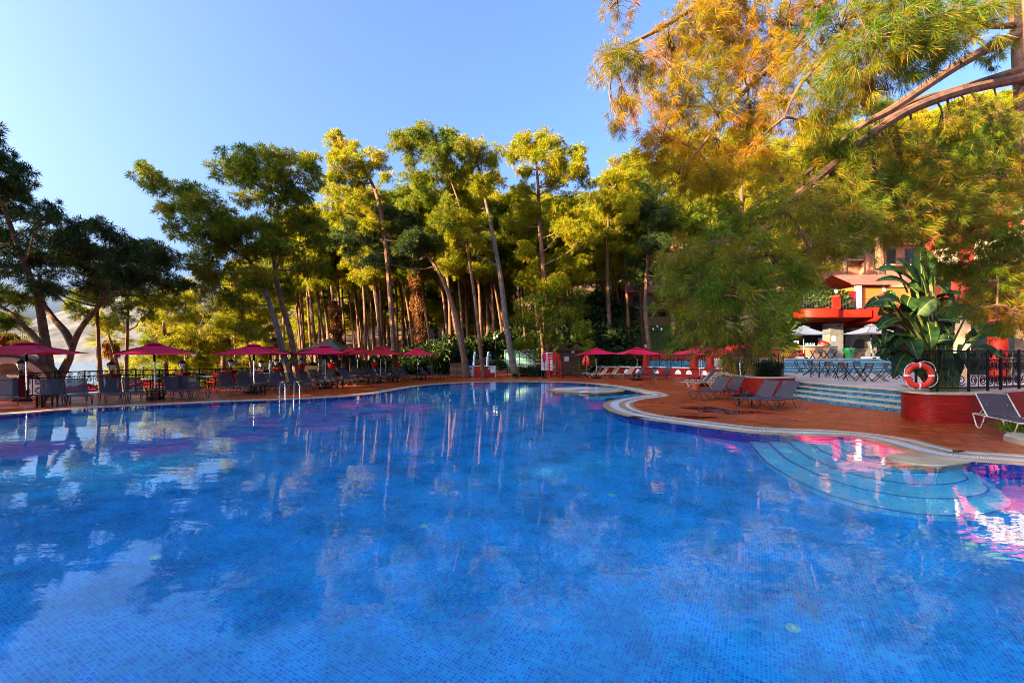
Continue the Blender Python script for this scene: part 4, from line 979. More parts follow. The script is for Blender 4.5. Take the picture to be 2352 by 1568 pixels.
for u, v, rz in [(1838, 859, 80), (1858, 862, 60), (1872, 866, 150), (1868, 857, 10), (1895, 862, -70), (1910, 866, 120), (1932, 872, 160), (1985, 876, 185), (2020, 876, 250), (1945, 868, 80), (1975, 864, 0), (2048, 868, 200), (2060, 862, -20), (2078, 872, 100)]:
    p = G(u, v, .6); bc_.put((p.x, p.y, .6), R(rz), 'iron folding chair ' + clabs[ci], 'black folding chairs on the terrace'); ci += 1
for u, v, rz, lb in [(1880, 860, 10, 'dark slatted folding table at the left of the terrace chairs'), (1922, 866, 20, 'dark slatted folding table in the middle of the terrace chairs'), (1962, 873, 8, 'dark slatted folding table nearest the tiled steps'), (2050, 864, 15, 'dark slatted folding table left of the life ring')]:
    p = G(u, v, .6); bt.put((p.x, p.y, .6), R(rz), lb, 'folding tables on the terrace')
# upper terrace: white parasols, wooden tables and chairs, bin, bar
def white_parasol(label, x, y):
    t = make_umbrella(m_canopyw, label, 1.35, .72, 2.02, m_white); t.location = (x, y, 1.6); t['label'] = label
    for s in (-1, 1): MB().box(s * .45, -.1, .08, .55, .5, .15).build('ballast_block', m_white, t)
    return t
white_parasol('white parasol half behind pine needles in front of the bar counter', (1846 - 1176) / FP * 38.0, 38.0); white_parasol('cream parasol left of the banana leaves before the stone bar wall', (2001 - 1176) / FP * 36.2, 36.2)
def x_chair(label, u, Y, rz, mat=m_grey):
    t = thing('wooden_armchair', label, 'chair', ((u - 1176) / FP * Y, Y, 1.6), R(rz), 'broad slatted armchairs at the bar'); MB().box(0, 0, .42, .6, .55, .05).build('seat', mat, t); mb = MB()
    for k in range(4): mb.box(0, .27 + .02 * k, .55 + k * .13, .62, .03, .09)
    mb.build('backrest', mat, t)
    for s in (-.33, .33):
        MB().beam((s, -.32, 0), (s, .28, .62), .05, .07).build('leg', mat, t); MB().beam((s, .32, 0), (s, -.28, .62), .05, .07).build('leg', mat, t); MB().box(s, 0, .64, .09, .66, .03).build('armrest', mat, t)
x_chair('grey slatted armchair in front of the bar, left of the white parasol pole', 1812, 37.5, 190); x_chair('grey slatted armchair right of the white parasol pole, first of two', 1876, 37.0, 178); x_chair('grey slatted armchair in front of the stone pillar, second of two', 1908, 37.0, 182); x_chair('grey slatted armchair right of the cream parasol pole', 2022, 37.4, 170)
for lb, u, Y in (('teak table with crossed legs left of the cream parasol pole', 1972, 37.6), ('teak table with crossed legs before the bar counter', 1832, 38.8)):
    t = thing('wooden_table', lb, 'table', ((u - 1176) / FP * Y, Y, 1.6)); MB().box(0, 0, .74, 1.15, .8, .05).build('table_top', m_woodt, t)
    for s in (-.3, .3): MB().beam((-.5, s, 0), (.42, s, .71), .06, .09).build('leg', m_woodt, t); MB().beam((.5, s + .07, 0), (-.42, s + .07, .71), .06, .09).build('leg', m_woodt, t)
gbn = thing('waste_bin', 'green plastic waste bin with a crumpled green bag beside the stone pillar', 'litter bin', ((1951 - 1176) / FP * 40.5, 40.5, 1.6)); MB().lathe([(.30, 0), (.42, .75), (.44, .78)], 14).build('body', m_greenp, gbn)
mb = MB(); vs = [Vector((r * (1 + .12 * math.sin(5 * a + z * 9)) * math.cos(a), r * (1 + .12 * math.cos(4 * a)) * math.sin(a), z + .03 * math.sin(6 * a))) for r, z in ((.47, .55), (.52, .78), (.45, .92), (.2, .90)) for a in [2 * PI * k / 20 for k in range(20)]]
mb.add(vs, [(i * 20 + k, i * 20 + (k + 1) % 20, (i + 1) * 20 + (k + 1) % 20, (i + 1) * 20 + k) for i in range(3) for k in range(20)]); mb.build('bag', m_greenp, gbn)
YB = 44.0
def bx(mb, u0, u1, v0, v1, y0, y1):
    a, b = P(u0, v1, y0), P(u1, v0, y0); return mb.box((a.x + b.x) / 2, (y0 + y1) / 2, (a.z + b.z) / 2, b.x - a.x, y1 - y0, b.z - a.z)
bar = thing('bar_building', 'red balconied bar building with dark recess and grey stone pillars', 'building', (30, 46, 1.6))
mb = MB(); mb.band([(24.4, YB), (31.0, YB)], 1.6, 2.68); mb.build('counter', m_brickw, bar, world=True); MB().box(27.7, YB + .2, 2.74, 6.8, .75, .09).build('counter_top', m_cream, bar, world=True)
mb = MB(); mb.box(32, 50.5, 3.6, 19, .3, 4.2); mb.box(22.9, 47, 3.6, .3, 7, 4.2); mb.build('back_wall', m_dark, bar, world=True)
mb = MB(); bx(mb, 1907, 1937, 742, 824, YB - .3, YB + .8); mb.build('stone_pillar', m_dgrey, bar, world=True)
nt_ = bx(MB(), 1911, 1920, 772, 783, YB - .325, YB - .305).build('notice', m_white, bar, world=True); bx(MB(), 1914, 1917, 774, 777, YB - .335, YB - .327).build('symbol', m_redgloss, nt_, world=True)
bx(MB(), 1924, 1931, 747, 750.5, YB - .34, YB - .31).build('wall_vent', m_iron, bar, world=True)
w2 = bx(MB(), 1955, 2014, 752, 824, 45.6, 46.4).build('oven_wall', m_dgrey, bar, world=True)
mb = MB(); c = P(1976, 800, 45.55); k = 18
mb.add([c + Vector((.75 * math.cos(PI * i / k), 0, .95 * math.sin(PI * i / k))) for i in range(k + 1)] + [c + Vector((.75, 0, -.9)), c + Vector((-.75, 0, -.9))][:0], [tuple(range(k + 1))]); mb.build('oven_mouth', m_dark, bar, world=True, smooth=False)
mb = MB(); mb.tube([c + Vector((1.05 * math.cos(PI * i / k), -.03, 1.25 * math.sin(PI * i / k))) for i in range(k + 1)], .09, 6); mb.build('oven_arch', m_dgrey, bar, world=True)
# red balcony slab with a curved front
sl = [P(1815, 0, 46.5), P(1828, 0, 43.6), P(1850, 0, 42.2), P(1890, 0, 41.6), P(1927, 0, 41.6), P(1932, 0, 42.0), P(2003, 0, 41.6), P(2003, 0, 47)]
cv = catmull([(p.x, p.y) for p in sl[:5]], 5); po = [(p.x, p.y) for p in cv] + [(p.x, p.y) for p in sl[5:]] + [(24, 52)]
zt, zb = 6.05, 5.38
MB().prism(po, zb, zt).build('balcony_slab', m_red, bar, world=True)
mb = MB(); pth = [Vector((p.x, p.y, zt + .06)) for p in cv]; mb.tube(pth, .06, 6); mb.build('balcony_lip', m_red, bar, world=True)
MB().prism([(38.0, 53), (33.0, 43.0), (33.6, 38.2), (36.5, 33.0), (44, 31), (46, 53)], 5.0, 6.35).build('wing_slab', m_redd, bar, world=True)
railing('black iron balcony railing over the bar recess', [(p.x + .1, p.y + .25, zt) for p in cv[::4]] + [(31.6, 41.9, zt), (33.2, 41.9, zt)], 0, 1.0, 'bars', r=.014)
pillar('red balcony pillar with a white capital and lantern over the bar', (2004.0 - 1176) / FP * 42 - 3.35, 42.0, zt, 1.15, m_red, True, .5, 0, 1.2)
pillar('red balcony pillar with a lantern beside the roof tiles at the banana leaves', (2108.0 - 1176) / FP * 41.6 - 3.1, 41.6, zt, 1.25, m_red, True, .5, 0, 1.2)
# drinks fridge and things on the bar
fr_ = thing('drinks_fridge', 'dark blue drinks fridge with a round emblem behind the bar', 'fridge', ((1894 - 1176) / FP * 46, 46, 1.6))
MB().box(0, 0, 1.0, .85, .7, 2.0).build('body', m_navy, fr_); MB().box(0, -.36, .75, .72, .02, 1.3).build('door', m_glass, fr_)
bt_ = MB().box(0, -.36, 1.72, .83, .02, .40).build('sign', m_navy, fr_)
ring = MB(); ring.add([(-.27 + .085 * math.cos(PI * k / 10), -.375, 1.75 + .085 * math.sin(PI * k / 10)) for k in range(11)], [tuple(range(11))]); ring.build('emblem', m_redgloss, bt_, smooth=False)
ring = MB(); ring.add([(-.27 + .085 * math.cos(PI + PI * k / 10), -.375, 1.73 + .085 * math.sin(PI + PI * k / 10)) for k in range(11)], [tuple(range(11))]); ring.build('emblem', m_blue, bt_, smooth=False)
text_mesh('pepsi', .17, m_white, bt_, (.13, -.376, 1.74), (PI / 2, 0, 0))
t = thing('menu_card', 'white menu card with a red mark standing on the bar counter', 'card', ((1829 - 1176) / FP * 44, 44, 2.785)); MB().box(0, 0, .25, .46, .04, .5).build('card', m_white, t); MB().box(0, -.025, .32, .14, .006, .16).build('mark', m_redgloss, t)
t = thing('red_bowl', 'red covered dish on the right end of the bar counter', 'dish', ((1891 - 1176) / FP * 44, 44, 2.785)); MB().lathe([(.30, 0), (.48, .10), (.48, .14)], 16).build('tray', m_cream, t); MB().lathe([(.44, .14), (.40, .32), (.22, .46), (.01, .5)], 16).build('cover', m_redgloss, t)
for i in range(6):
    t = thing('bottle', 'small bottle or glass on the bar counter right of the white parasol pole', 'bottle', ((1850 + i * 4 - 1176) / FP * 44.1, 44.1, 2.785), 0, 'bottles on the bar counter'); MB().lathe([(.05, 0), (.055, .02), (.055, .16), (.02, .22), (.02, .28)], 8).build('glass', m_lampglass if i % 2 else m_blue, t)
# upper orange house with a tiled roof
def gable_roof(mb, x0, x1, y0, y1, z, rise, over=.5):
    ym = (y0 + y1) / 2; mb.add([(x0 - over, y0 - over, z), (x1 + over, y0 - over, z), (x1 + over, ym, z + rise), (x0 - over, ym, z + rise), (x0 - over, y1 + over, z), (x1 + over, y1 + over, z)], [(0, 1, 2, 3), (3, 2, 5, 4)])
    mb.add([(x0 - over, y0 - over, z - .12), (x1 + over, y0 - over, z - .12), (x1 + over, y0 - over, z - .004), (x0 - over, y0 - over, z - .004)], [(0, 1, 2, 3)])
m_tiles = brickmat('red_roof_tiles', (.50, .13, .10), (.40, .085, .07), (.16, .03, .03), .25, .38, .02, 'Object', .75, .5, 0, .8, .3, 1.0)
oh = thing('terrace_house', 'orange house with white pilasters and red tiled roof above the bar', 'house', (38, 50, 6))
a, b = P(1958, 710, 50), P(2110, 672, 50)
MB().box((a.x + b.x) / 2, 52.5, (a.z + b.z) / 2 + .3, b.x - a.x, 5, b.z - a.z + .6).build('wall', m_orange, oh, world=True)
mb = MB(); bx(mb, 1968, 1979, 656, 712, 49.6, 49.95); mb.build('pilaster', m_white, oh, world=True)
mb = MB(); bx(mb, 1945, 1967, 668, 712, 49.7, 49.96); mb.build('door', m_dkred, oh, world=True)
rf = MB(); gable_roof(rf, a.x, b.x, 50, 55, b.z + .9, 1.5, .6); rf.build('roof', m_tiles, oh, world=True, smooth=False)
# the near right building: red beam, parapet with pierced white panels, warm brick wall
rb = thing('restaurant', 'red fronted building with pierced white parapet panels behind the banana plant', 'building', (34, 30, 1.6))
Yr = 29.0
def quad_wall(mb, p0, p1, z0, z1, th):
    d = (Vector(p1) - Vector(p0)).normalized(); nn = Vector((-d.y, d.x)) * th
    return mb.prism([(p0[0], p0[1]), (p1[0], p1[1]), (p1[0] + nn.x, p1[1] + nn.y), (p0[0] + nn.x, p0[1] + nn.y)], z0, z1)
A_, B_ = P(2140, 0, 30.5), P(2420, 0, 26.0)
mb = MB(); quad_wall(mb, (A_.x, A_.y), (B_.x, B_.y), 5.2, 7.35, 6); mb.build('beam', m_redd, rb, world=True)
mb = MB(); quad_wall(mb, (A_.x + 1, A_.y + 3), (B_.x + 1, B_.y + 3), .6, 5.2, .3); mb.build('back_wall', m_dark, rb, world=True)
dA = Vector((B_.x - A_.x, B_.y - A_.y, 0)); Lr = dA.length; dA.normalize(); nf = Vector((dA.y, -dA.x, 0))
def lattice(s0, s1, z0, z1):
    mb = MB(); o = Vector((A_.x, A_.y, 0)) + nf * .03; w = s1 - s0; h = z1 - z0
    for z in (z0, z1): mb.beam(o + dA * s0 + Vector((0, 0, z)), o + dA * s1 + Vector((0, 0, z)), .16, .16)
    for s in (s0, s1): mb.beam(o + dA * s + Vector((0, 0, z0)), o + dA * s + Vector((0, 0, z1)), .2, .2)
    g = .36; nx, nz = max(1, int(w / g)), max(1, int(h / g)); rg = random.Random(3)
    pt = {(i, j): o + dA * (s0 + w * (i + (0 if i in (0, nx) else rg.uniform(-.22, .22))) / nx) + Vector((0, 0, z0 + h * (j + (0 if j in (0, nz) else rg.uniform(-.22, .22))) / nz)) for i in range(nx + 1) for j in range(nz + 1)}
    for (i, j), p in pt.items():
        for di, dj in ((1, 0), (0, 1), (1, 1 if (i + j) % 2 else -1)):
            q = pt.get((i + di, j + dj))
            if q: mb.beam(p, q, .09, .07)
    return mb
lattice(2.2, 5.6, 7.6, 9.3).build('pierced_panel', m_cream, rb, world=True); lattice(.2, 1.3, 7.55, 8.8).build('pierced_panel', m_cream, rb, world=True)
mb = MB()
for s0, s1 in ((-.3, .15), (1.35, 2.05), (5.7, 6.4)): q0 = Vector((A_.x, A_.y, 0)) + dA * s0 + nf * .1; q1 = Vector((A_.x, A_.y, 0)) + dA * s1 + nf * .1; quad_wall(MB(), q0, q1, 7.35, 9.6, .5).build('parapet_pier', m_redd, rb, world=True)
q0 = Vector((A_.x, A_.y, 0)) - dA * .4 + nf * .16; q1 = Vector((A_.x, A_.y, 0)) + dA * 8 + nf * .16
mb = MB(); quad_wall(mb, q0, q1, 9.55, 9.8, .6); mb.build('coping', m_red, rb, world=True)
mb = MB(); q0 = Vector((A_.x, A_.y, 0)) + dA * 2.2 - nf * 3; q1 = q0 + dA * 7; quad_wall(mb, q0, q1, 9.8, 10.8, .4); mb.build('upper_wall', m_orange, rb, world=True)
mb = MB(); mb.add([q0 + Vector((-.8, -.8, 10.75)), q1 + Vector((0, -.8, 10.75)), q1 + Vector((0, 3, 11.7)), q0 + Vector((-.8, 3, 11.7))], [(0, 1, 2, 3)]); mb.build('roof', M('green_roof', (.16, .30, .08), .7, .2), rb, world=True, smooth=False)
p0, p1 = P(2160, 0, 27.5), P(2230, 0, 26.5)
mb = MB(); mb.band([(p0.x, p0.y), (p1.x, p1.y), (p1.x + 1.5, p1.y + 4)], .6, 4.2); mb.build('brick_wall', m_brickw, rb, world=True)
col('red column of the restaurant right of the warm brick wall', 2292, 24, .6, 4.6, .42)
railing('scrolled black railing on the terrace at the right picture edge', [(18.5, 17.2, .6), (20.5, 17.0, .6), (23, 16.8, .6)], 0, 1.25, 'scroll', r=.016)
# hillside houses
def house(label, u0, u1, v_eave, v_base, Y, depth, wall, floors, rise=1.4, name='hillside_house', nwin=3):
    a, b = P(u0, v_base, Y), P(u1, v_eave, Y); w = b.x - a.x; h = b.z - a.z; cx = (a.x + b.x) / 2
    zg = min(a.z, ground(cx, Y)) - .5
    t = thing(name, label, 'house', (cx, Y + depth / 2, zg))
    MB().box(cx, Y + depth / 2, (zg + b.z) / 2, w, depth, b.z - zg).build('wall', wall, t, world=True)
    rf = MB(); gable_roof(rf, a.x, b.x, Y, Y + depth, b.z + .02, rise, .7); rf.build('roof', m_tiles, t, world=True, smooth=False)
    fh = h / floors
    for f in range(floors):
        z0 = a.z + f * fh
        sl_ = MB().box(cx, Y - .55, z0 + .02, w + .3, 1.1, .16).build('balcony', m_cream, t, world=True)
        mb = MB()
        for k in range(int(w / .16)): mb.tube([(a.x + k * .16, Y - 1.0, z0 + .1), (a.x + k * .16, Y - 1.0, z0 + 1.0)], .014, 4)
        mb.tube([(a.x, Y - 1.0, z0 + 1.0), (b.x, Y - 1.0, z0 + 1.0)], .022, 5); mb.build('railing', m_iron, sl_, world=True)
        for k in range(nwin):
            x = a.x + w * (k + .5) / nwin; fr = MB().box(x, Y - .02, z0 + fh * .45, w / nwin * .55, .05, fh * .72).build('window', m_woodt, t, world=True)
            MB().box(x, Y - .05, z0 + fh * .45, w / nwin * .47, .03, fh * .64).build('pane', m_glass, fr, world=True)
    return t
house('orange rendered house with balconies seen between trunks left of the lawn', 1352, 1402, 690, 756, 62, 7, m_orange, 2, 1.2, nwin=2)
house('dark roofed house with long balcony railing above the lawn bank', 1446, 1566, 672, 745, 66, 8, m_orange, 2, 1.6, nwin=4)
house('pink house with balconies high on the slope behind sunlit trunks', 1905, 2015, 545, 600, 66, 8, m_pinkw, 1, 1.6, nwin=3)
house('pink house with balcony partly hidden left of the banana top', 2025, 2110, 560, 612, 62, 7, m_pinkw, 1, 1.4, nwin=2)
gw = thing('garden_wall', 'warm stone garden wall at the top of the lawn bank', 'wall', (20, 63.5, 4))
a, b = P(1440, 738, 63.2), P(1570, 732, 63.2); mb = MB(); mb.band([(a.x, 63.2), (b.x, 63.4)], a.z - 2.5, a.z + .55); mb.build('wall', m_brickw, gw, world=True); MB().box((a.x + b.x) / 2, 63.45, a.z + .58, b.x - a.x, .5, .06).build('capping', m_cream, gw, world=True)
railing('dark bar railing on the warm stone wall above the lawn', [(a.x, 63.45, a.z + .6), (b.x, 63.45, a.z + .6)], 0, 1.0, 'bars', r=.02)
# ------------------------------------------------------------------ vegetation
def np_mesh(name, V, nper, mat, parent, smooth=False):
    """triangles/quads given as a flat vertex array, nper corners each"""
    V = np.asarray(V, dtype=np.float32).reshape(-1, 3); n = len(V); nf = n // nper
    me = bpy.data.meshes.new(name); me.vertices.add(n); me.vertices.foreach_set('co', V.ravel())
    me.loops.add(n); me.loops.foreach_set('vertex_index', np.arange(n, dtype=np.int32))
    me.polygons.add(nf); me.polygons.foreach_set('loop_start', np.arange(0, n, nper, dtype=np.int32)); me.polygons.foreach_set('loop_total', np.full(nf, nper, dtype=np.int32))
    me.update(calc_edges=True); me.validate(); me.materials.append(mat)
    o = bpy.data.objects.new(name, me); COL.objects.link(o); o.parent = parent; return o
def unit(a): return a / np.maximum(np.linalg.norm(a, axis=-1, keepdims=True), 1e-9)
def tufts(rng, pts, dirs, L, w, n, spread, droop=.15):
    N = len(pts)
    d = unit(dirs[:, None, :] + spread * rng.normal(size=(N, n, 3)))
    l = L * rng.uniform(.65, 1.1, size=(N, n, 1))
    b = pts[:, None, :] + d * l * .04 + rng.normal(size=(N, n, 3)) * L * .06
    tip = b + d * l; tip[..., 2] -= droop * l[..., 0]
    s = unit(np.cross(d, rng.normal(size=(N, n, 3)))) * (w / 2) * rng.uniform(.7, 1.3, size=(N, n, 1))
    mid = b + d * l * .45
    return np.stack([b, mid + s, tip, mid - s], axis=2).reshape(-1, 3)
def limb(mb, a, b, r0, r1, sag, rg, n=6, sides=5):
    a, b = Vector(a), Vector(b); L = (b - a).length; k = Vector((rg.uniform(-1, 1), rg.uniform(-1, 1), rg.uniform(-.6, .6))) * L * .06
    pts = [a.lerp(b, i / n) + (k * math.sin(2 * PI * i / n)) + Vector((0, 0, sag * L * math.sin(PI * i / n))) for i in range(n + 1)]
    mb.tube(pts, [r0 + (r1 - r0) * (i / n) ** .8 for i in range(n + 1)], sides); return pts
def pine(label, path, clumps, r0, seed, mat=None, bark=None, L=.37, w=.034, nt=20, dens=1.0, group=None, name='pine_tree', cat='pine tree', sub=5, spread=.95):
    rg = random.Random(seed); rng = np.random.default_rng(seed); base = Vector(path[0]); mat = mat or m_needle
    t = thing(name, label, cat, tuple(base), 0, group)
    P_ = catmull3(path, 4); n = len(P_); top = .25
    mb = MB(); mb.tube([p - base for p in P_], [r0 * (1.25 if i == 0 else 1) * (1 - (1 - top) * i / (n - 1)) for i in range(n)], 9)
    pts, dirs = [], []
    for c, r in clumps:
        c = Vector(c); best = min(range(n), key=lambda i: (P_[i] - c).length + (3 if P_[i].z > c.z + .2 else 0) + .5 * abs(P_[i].z - (c.z - .45 * math.hypot(P_[i].x - c.x, P_[i].y - c.y))))
        rr = r0 * (1 - (1 - top) * best / (n - 1)); q = limb(mb, P_[best] - base, c - base, min(rr * .55, .10), .022, -.05, rg)
        subs = [(c, r)] if sub <= 1 else [(c + Vector((rg.uniform(-1, 1) * r[0], rg.uniform(-1, 1) * r[1], rg.uniform(-1, 1) * r[2])) * .92, tuple(x * rg.uniform(.34, .62) for x in r)) for _ in range(sub)]
        al = np.array([q[rg.choice((3, 4, 5, 6))] for _ in range(int(8 * dens) + 2)]) + rng.normal(size=(int(8 * dens) + 2, 3)) * .16; pts.append(al); dirs.append(unit(rng.normal(size=al.shape)) + np.array((0, 0, .4)))
        for sc, sr in subs:
            limb(mb, q[-2], sc - base, .022, .010, .05, rg, 3, 4)
            N = max(5, int(dens * 24 * (sr[0] * sr[1] + sr[0] * sr[2] + sr[1] * sr[2]) / .5))
            o = unit(rng.normal(size=(N, 3))) * rng.uniform(.05, 1, size=(N, 1)) ** .6 * 1.25 * np.array(sr)
            pts.append(np.array(sc - base) + o); dirs.append(unit(o / np.array(sr)) + np.array((0, 0, .35)))
    mb.build('trunk', bark or m_bark, t)
    np_mesh('crown', tufts(rng, np.concatenate(pts), np.concatenate(dirs), L, w, nt, spread), 4, mat, t)
    return t
def catmull3(pts, per=4):
    pts = [Vector(p) for p in pts]; n = len(pts); out = []
    for i in range(n - 1):
        p0, p1, p2, p3 = pts[max(i - 1, 0)], pts[i], pts[i + 1], pts[min(i + 2, n - 1)]
        for j in range(per):
            t = j / per; out.append(.5 * ((2 * p1) + (p2 - p0) * t + (2 * p0 - 5 * p1 + 4 * p2 - p3) * t * t + (3 * p1 - p0 - 3 * p2 + p3) * t ** 3))
    out.append(pts[-1]); return out
def keypine(label, Y, trunk, clumps, r0, seed, depth=2.2, lean=0, group=None, **kw):
    rg = random.Random(seed * 13 + 1); m = Y / FP; n = len(trunk)
    path = [P(u, v, Y + lean * i / (n - 1)) for i, (u, v) in enumerate(trunk)]
    zg = ground(path[0].x, path[0].y) - .15
    if path[0].z > zg + .2: path.insert(0, Vector((path[0].x + .25, path[0].y, zg)))
    cl = []
    for u, v, a, b in clumps:
        y = Y + lean * .8 + rg.uniform(-1, 1) * depth; k = y / Y      # the clump keeps its real size; depth spreads the crown
        c = P(u, v, y); cl.append((c, (a * m * k * .95, (a + b) * .55 * m * k, b * m * k * .95)))
    return pine(label, path, cl, r0, seed, group=group, **kw)

# trees one can tell apart in front of the grove
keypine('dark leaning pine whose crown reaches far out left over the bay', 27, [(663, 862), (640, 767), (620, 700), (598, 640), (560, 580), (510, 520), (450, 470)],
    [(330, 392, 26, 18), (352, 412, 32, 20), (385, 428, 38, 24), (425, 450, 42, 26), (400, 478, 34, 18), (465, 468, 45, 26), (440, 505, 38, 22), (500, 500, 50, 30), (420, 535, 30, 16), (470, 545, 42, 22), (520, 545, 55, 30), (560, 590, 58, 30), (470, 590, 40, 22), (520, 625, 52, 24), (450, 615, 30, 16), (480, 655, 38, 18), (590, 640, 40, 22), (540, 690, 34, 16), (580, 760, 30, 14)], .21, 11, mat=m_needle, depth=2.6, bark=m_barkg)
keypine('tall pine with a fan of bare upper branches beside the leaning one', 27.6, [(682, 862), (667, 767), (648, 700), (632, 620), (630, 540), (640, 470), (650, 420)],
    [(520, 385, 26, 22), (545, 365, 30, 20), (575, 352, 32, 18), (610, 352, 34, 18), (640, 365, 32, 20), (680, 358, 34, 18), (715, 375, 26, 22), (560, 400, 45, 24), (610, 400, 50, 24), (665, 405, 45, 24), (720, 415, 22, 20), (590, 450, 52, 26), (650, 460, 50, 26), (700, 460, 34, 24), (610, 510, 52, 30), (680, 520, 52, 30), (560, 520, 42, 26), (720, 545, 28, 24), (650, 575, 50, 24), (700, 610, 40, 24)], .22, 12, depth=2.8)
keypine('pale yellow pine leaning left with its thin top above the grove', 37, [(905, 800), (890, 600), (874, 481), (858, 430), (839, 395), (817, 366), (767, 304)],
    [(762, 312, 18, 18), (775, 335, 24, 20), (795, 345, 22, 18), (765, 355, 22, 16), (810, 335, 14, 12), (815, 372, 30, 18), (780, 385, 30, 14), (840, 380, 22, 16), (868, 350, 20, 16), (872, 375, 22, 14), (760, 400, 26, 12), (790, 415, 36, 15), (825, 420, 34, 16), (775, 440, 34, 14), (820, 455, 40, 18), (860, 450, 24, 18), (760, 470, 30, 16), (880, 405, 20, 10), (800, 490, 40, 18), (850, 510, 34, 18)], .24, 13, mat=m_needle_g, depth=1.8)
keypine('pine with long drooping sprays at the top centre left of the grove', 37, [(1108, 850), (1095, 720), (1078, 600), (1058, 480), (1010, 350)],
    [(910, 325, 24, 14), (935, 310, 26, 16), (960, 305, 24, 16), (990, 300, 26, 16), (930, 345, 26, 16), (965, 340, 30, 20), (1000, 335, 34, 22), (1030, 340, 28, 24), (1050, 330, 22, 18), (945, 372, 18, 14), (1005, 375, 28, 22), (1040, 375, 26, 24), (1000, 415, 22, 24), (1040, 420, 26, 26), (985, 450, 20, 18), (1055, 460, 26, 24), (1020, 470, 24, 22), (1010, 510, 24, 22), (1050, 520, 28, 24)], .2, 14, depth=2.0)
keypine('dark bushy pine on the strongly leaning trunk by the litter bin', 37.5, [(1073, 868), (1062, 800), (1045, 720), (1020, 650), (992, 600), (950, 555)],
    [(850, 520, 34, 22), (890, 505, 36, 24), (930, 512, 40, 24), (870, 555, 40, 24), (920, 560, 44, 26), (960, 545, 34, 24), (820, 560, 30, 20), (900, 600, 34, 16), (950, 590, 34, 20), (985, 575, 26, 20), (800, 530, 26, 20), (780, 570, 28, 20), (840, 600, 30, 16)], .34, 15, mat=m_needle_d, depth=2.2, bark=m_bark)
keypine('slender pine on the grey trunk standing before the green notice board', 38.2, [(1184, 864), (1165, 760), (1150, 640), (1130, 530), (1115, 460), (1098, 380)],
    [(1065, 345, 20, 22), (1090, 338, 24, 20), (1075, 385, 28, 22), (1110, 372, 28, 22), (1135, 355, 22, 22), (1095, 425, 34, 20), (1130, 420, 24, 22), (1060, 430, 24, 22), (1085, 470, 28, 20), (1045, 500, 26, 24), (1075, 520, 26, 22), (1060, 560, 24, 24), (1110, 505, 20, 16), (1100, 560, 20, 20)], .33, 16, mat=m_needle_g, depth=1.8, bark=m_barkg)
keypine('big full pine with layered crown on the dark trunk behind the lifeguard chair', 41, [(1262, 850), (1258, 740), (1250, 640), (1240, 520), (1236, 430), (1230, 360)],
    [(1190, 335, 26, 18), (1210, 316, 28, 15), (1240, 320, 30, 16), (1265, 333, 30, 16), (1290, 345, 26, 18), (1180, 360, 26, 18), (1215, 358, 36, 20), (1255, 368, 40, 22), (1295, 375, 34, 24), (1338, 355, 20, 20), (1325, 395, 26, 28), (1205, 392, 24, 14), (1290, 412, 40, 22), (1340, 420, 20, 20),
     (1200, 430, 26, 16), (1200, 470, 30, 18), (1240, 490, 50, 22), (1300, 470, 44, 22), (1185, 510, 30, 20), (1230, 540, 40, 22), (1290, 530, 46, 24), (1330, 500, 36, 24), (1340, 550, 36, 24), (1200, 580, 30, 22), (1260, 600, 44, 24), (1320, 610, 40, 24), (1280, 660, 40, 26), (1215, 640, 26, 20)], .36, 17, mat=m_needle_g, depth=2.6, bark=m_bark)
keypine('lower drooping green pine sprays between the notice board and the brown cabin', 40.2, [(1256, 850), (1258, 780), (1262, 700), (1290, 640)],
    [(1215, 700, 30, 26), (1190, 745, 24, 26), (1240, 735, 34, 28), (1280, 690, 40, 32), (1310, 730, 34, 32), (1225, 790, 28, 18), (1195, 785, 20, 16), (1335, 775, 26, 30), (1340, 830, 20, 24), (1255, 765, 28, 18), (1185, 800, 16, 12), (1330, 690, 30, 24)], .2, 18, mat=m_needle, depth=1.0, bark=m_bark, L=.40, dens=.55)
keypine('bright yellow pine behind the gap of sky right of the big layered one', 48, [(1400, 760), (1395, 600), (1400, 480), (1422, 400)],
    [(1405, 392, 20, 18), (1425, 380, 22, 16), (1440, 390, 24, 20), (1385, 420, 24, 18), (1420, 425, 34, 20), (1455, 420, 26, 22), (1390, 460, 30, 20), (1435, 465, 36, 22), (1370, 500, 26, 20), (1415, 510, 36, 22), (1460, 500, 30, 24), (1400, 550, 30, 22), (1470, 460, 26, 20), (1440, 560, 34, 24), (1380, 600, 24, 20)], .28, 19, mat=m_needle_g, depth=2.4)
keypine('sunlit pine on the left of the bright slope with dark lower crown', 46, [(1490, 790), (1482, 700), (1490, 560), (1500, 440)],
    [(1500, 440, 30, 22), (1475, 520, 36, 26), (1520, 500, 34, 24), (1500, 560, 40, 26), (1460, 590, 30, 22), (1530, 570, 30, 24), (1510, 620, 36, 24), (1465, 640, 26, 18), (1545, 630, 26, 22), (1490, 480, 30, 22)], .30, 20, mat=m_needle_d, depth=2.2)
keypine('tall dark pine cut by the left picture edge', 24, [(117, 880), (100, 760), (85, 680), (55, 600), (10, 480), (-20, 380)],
    [(-10, 345, 30, 18), (10, 362, 26, 20), (25, 400, 28, 22), (45, 395, 16, 14), (50, 430, 20, 18), (10, 440, 36, 24), (60, 450, 10, 12), (20, 480, 44, 22), (-20, 400, 40, 36), (70, 490, 26, 16), (110, 478, 24, 16), (90, 500, 34, 18), (122, 498, 12, 12), (-40, 300, 40, 30), (-60, 360, 40, 40), (-50, 460, 40, 40), (-70, 540, 40, 30), (-10, 540, 36, 24)], .26, 21, mat=m_needle_d, depth=2.2, bark=m_bark)
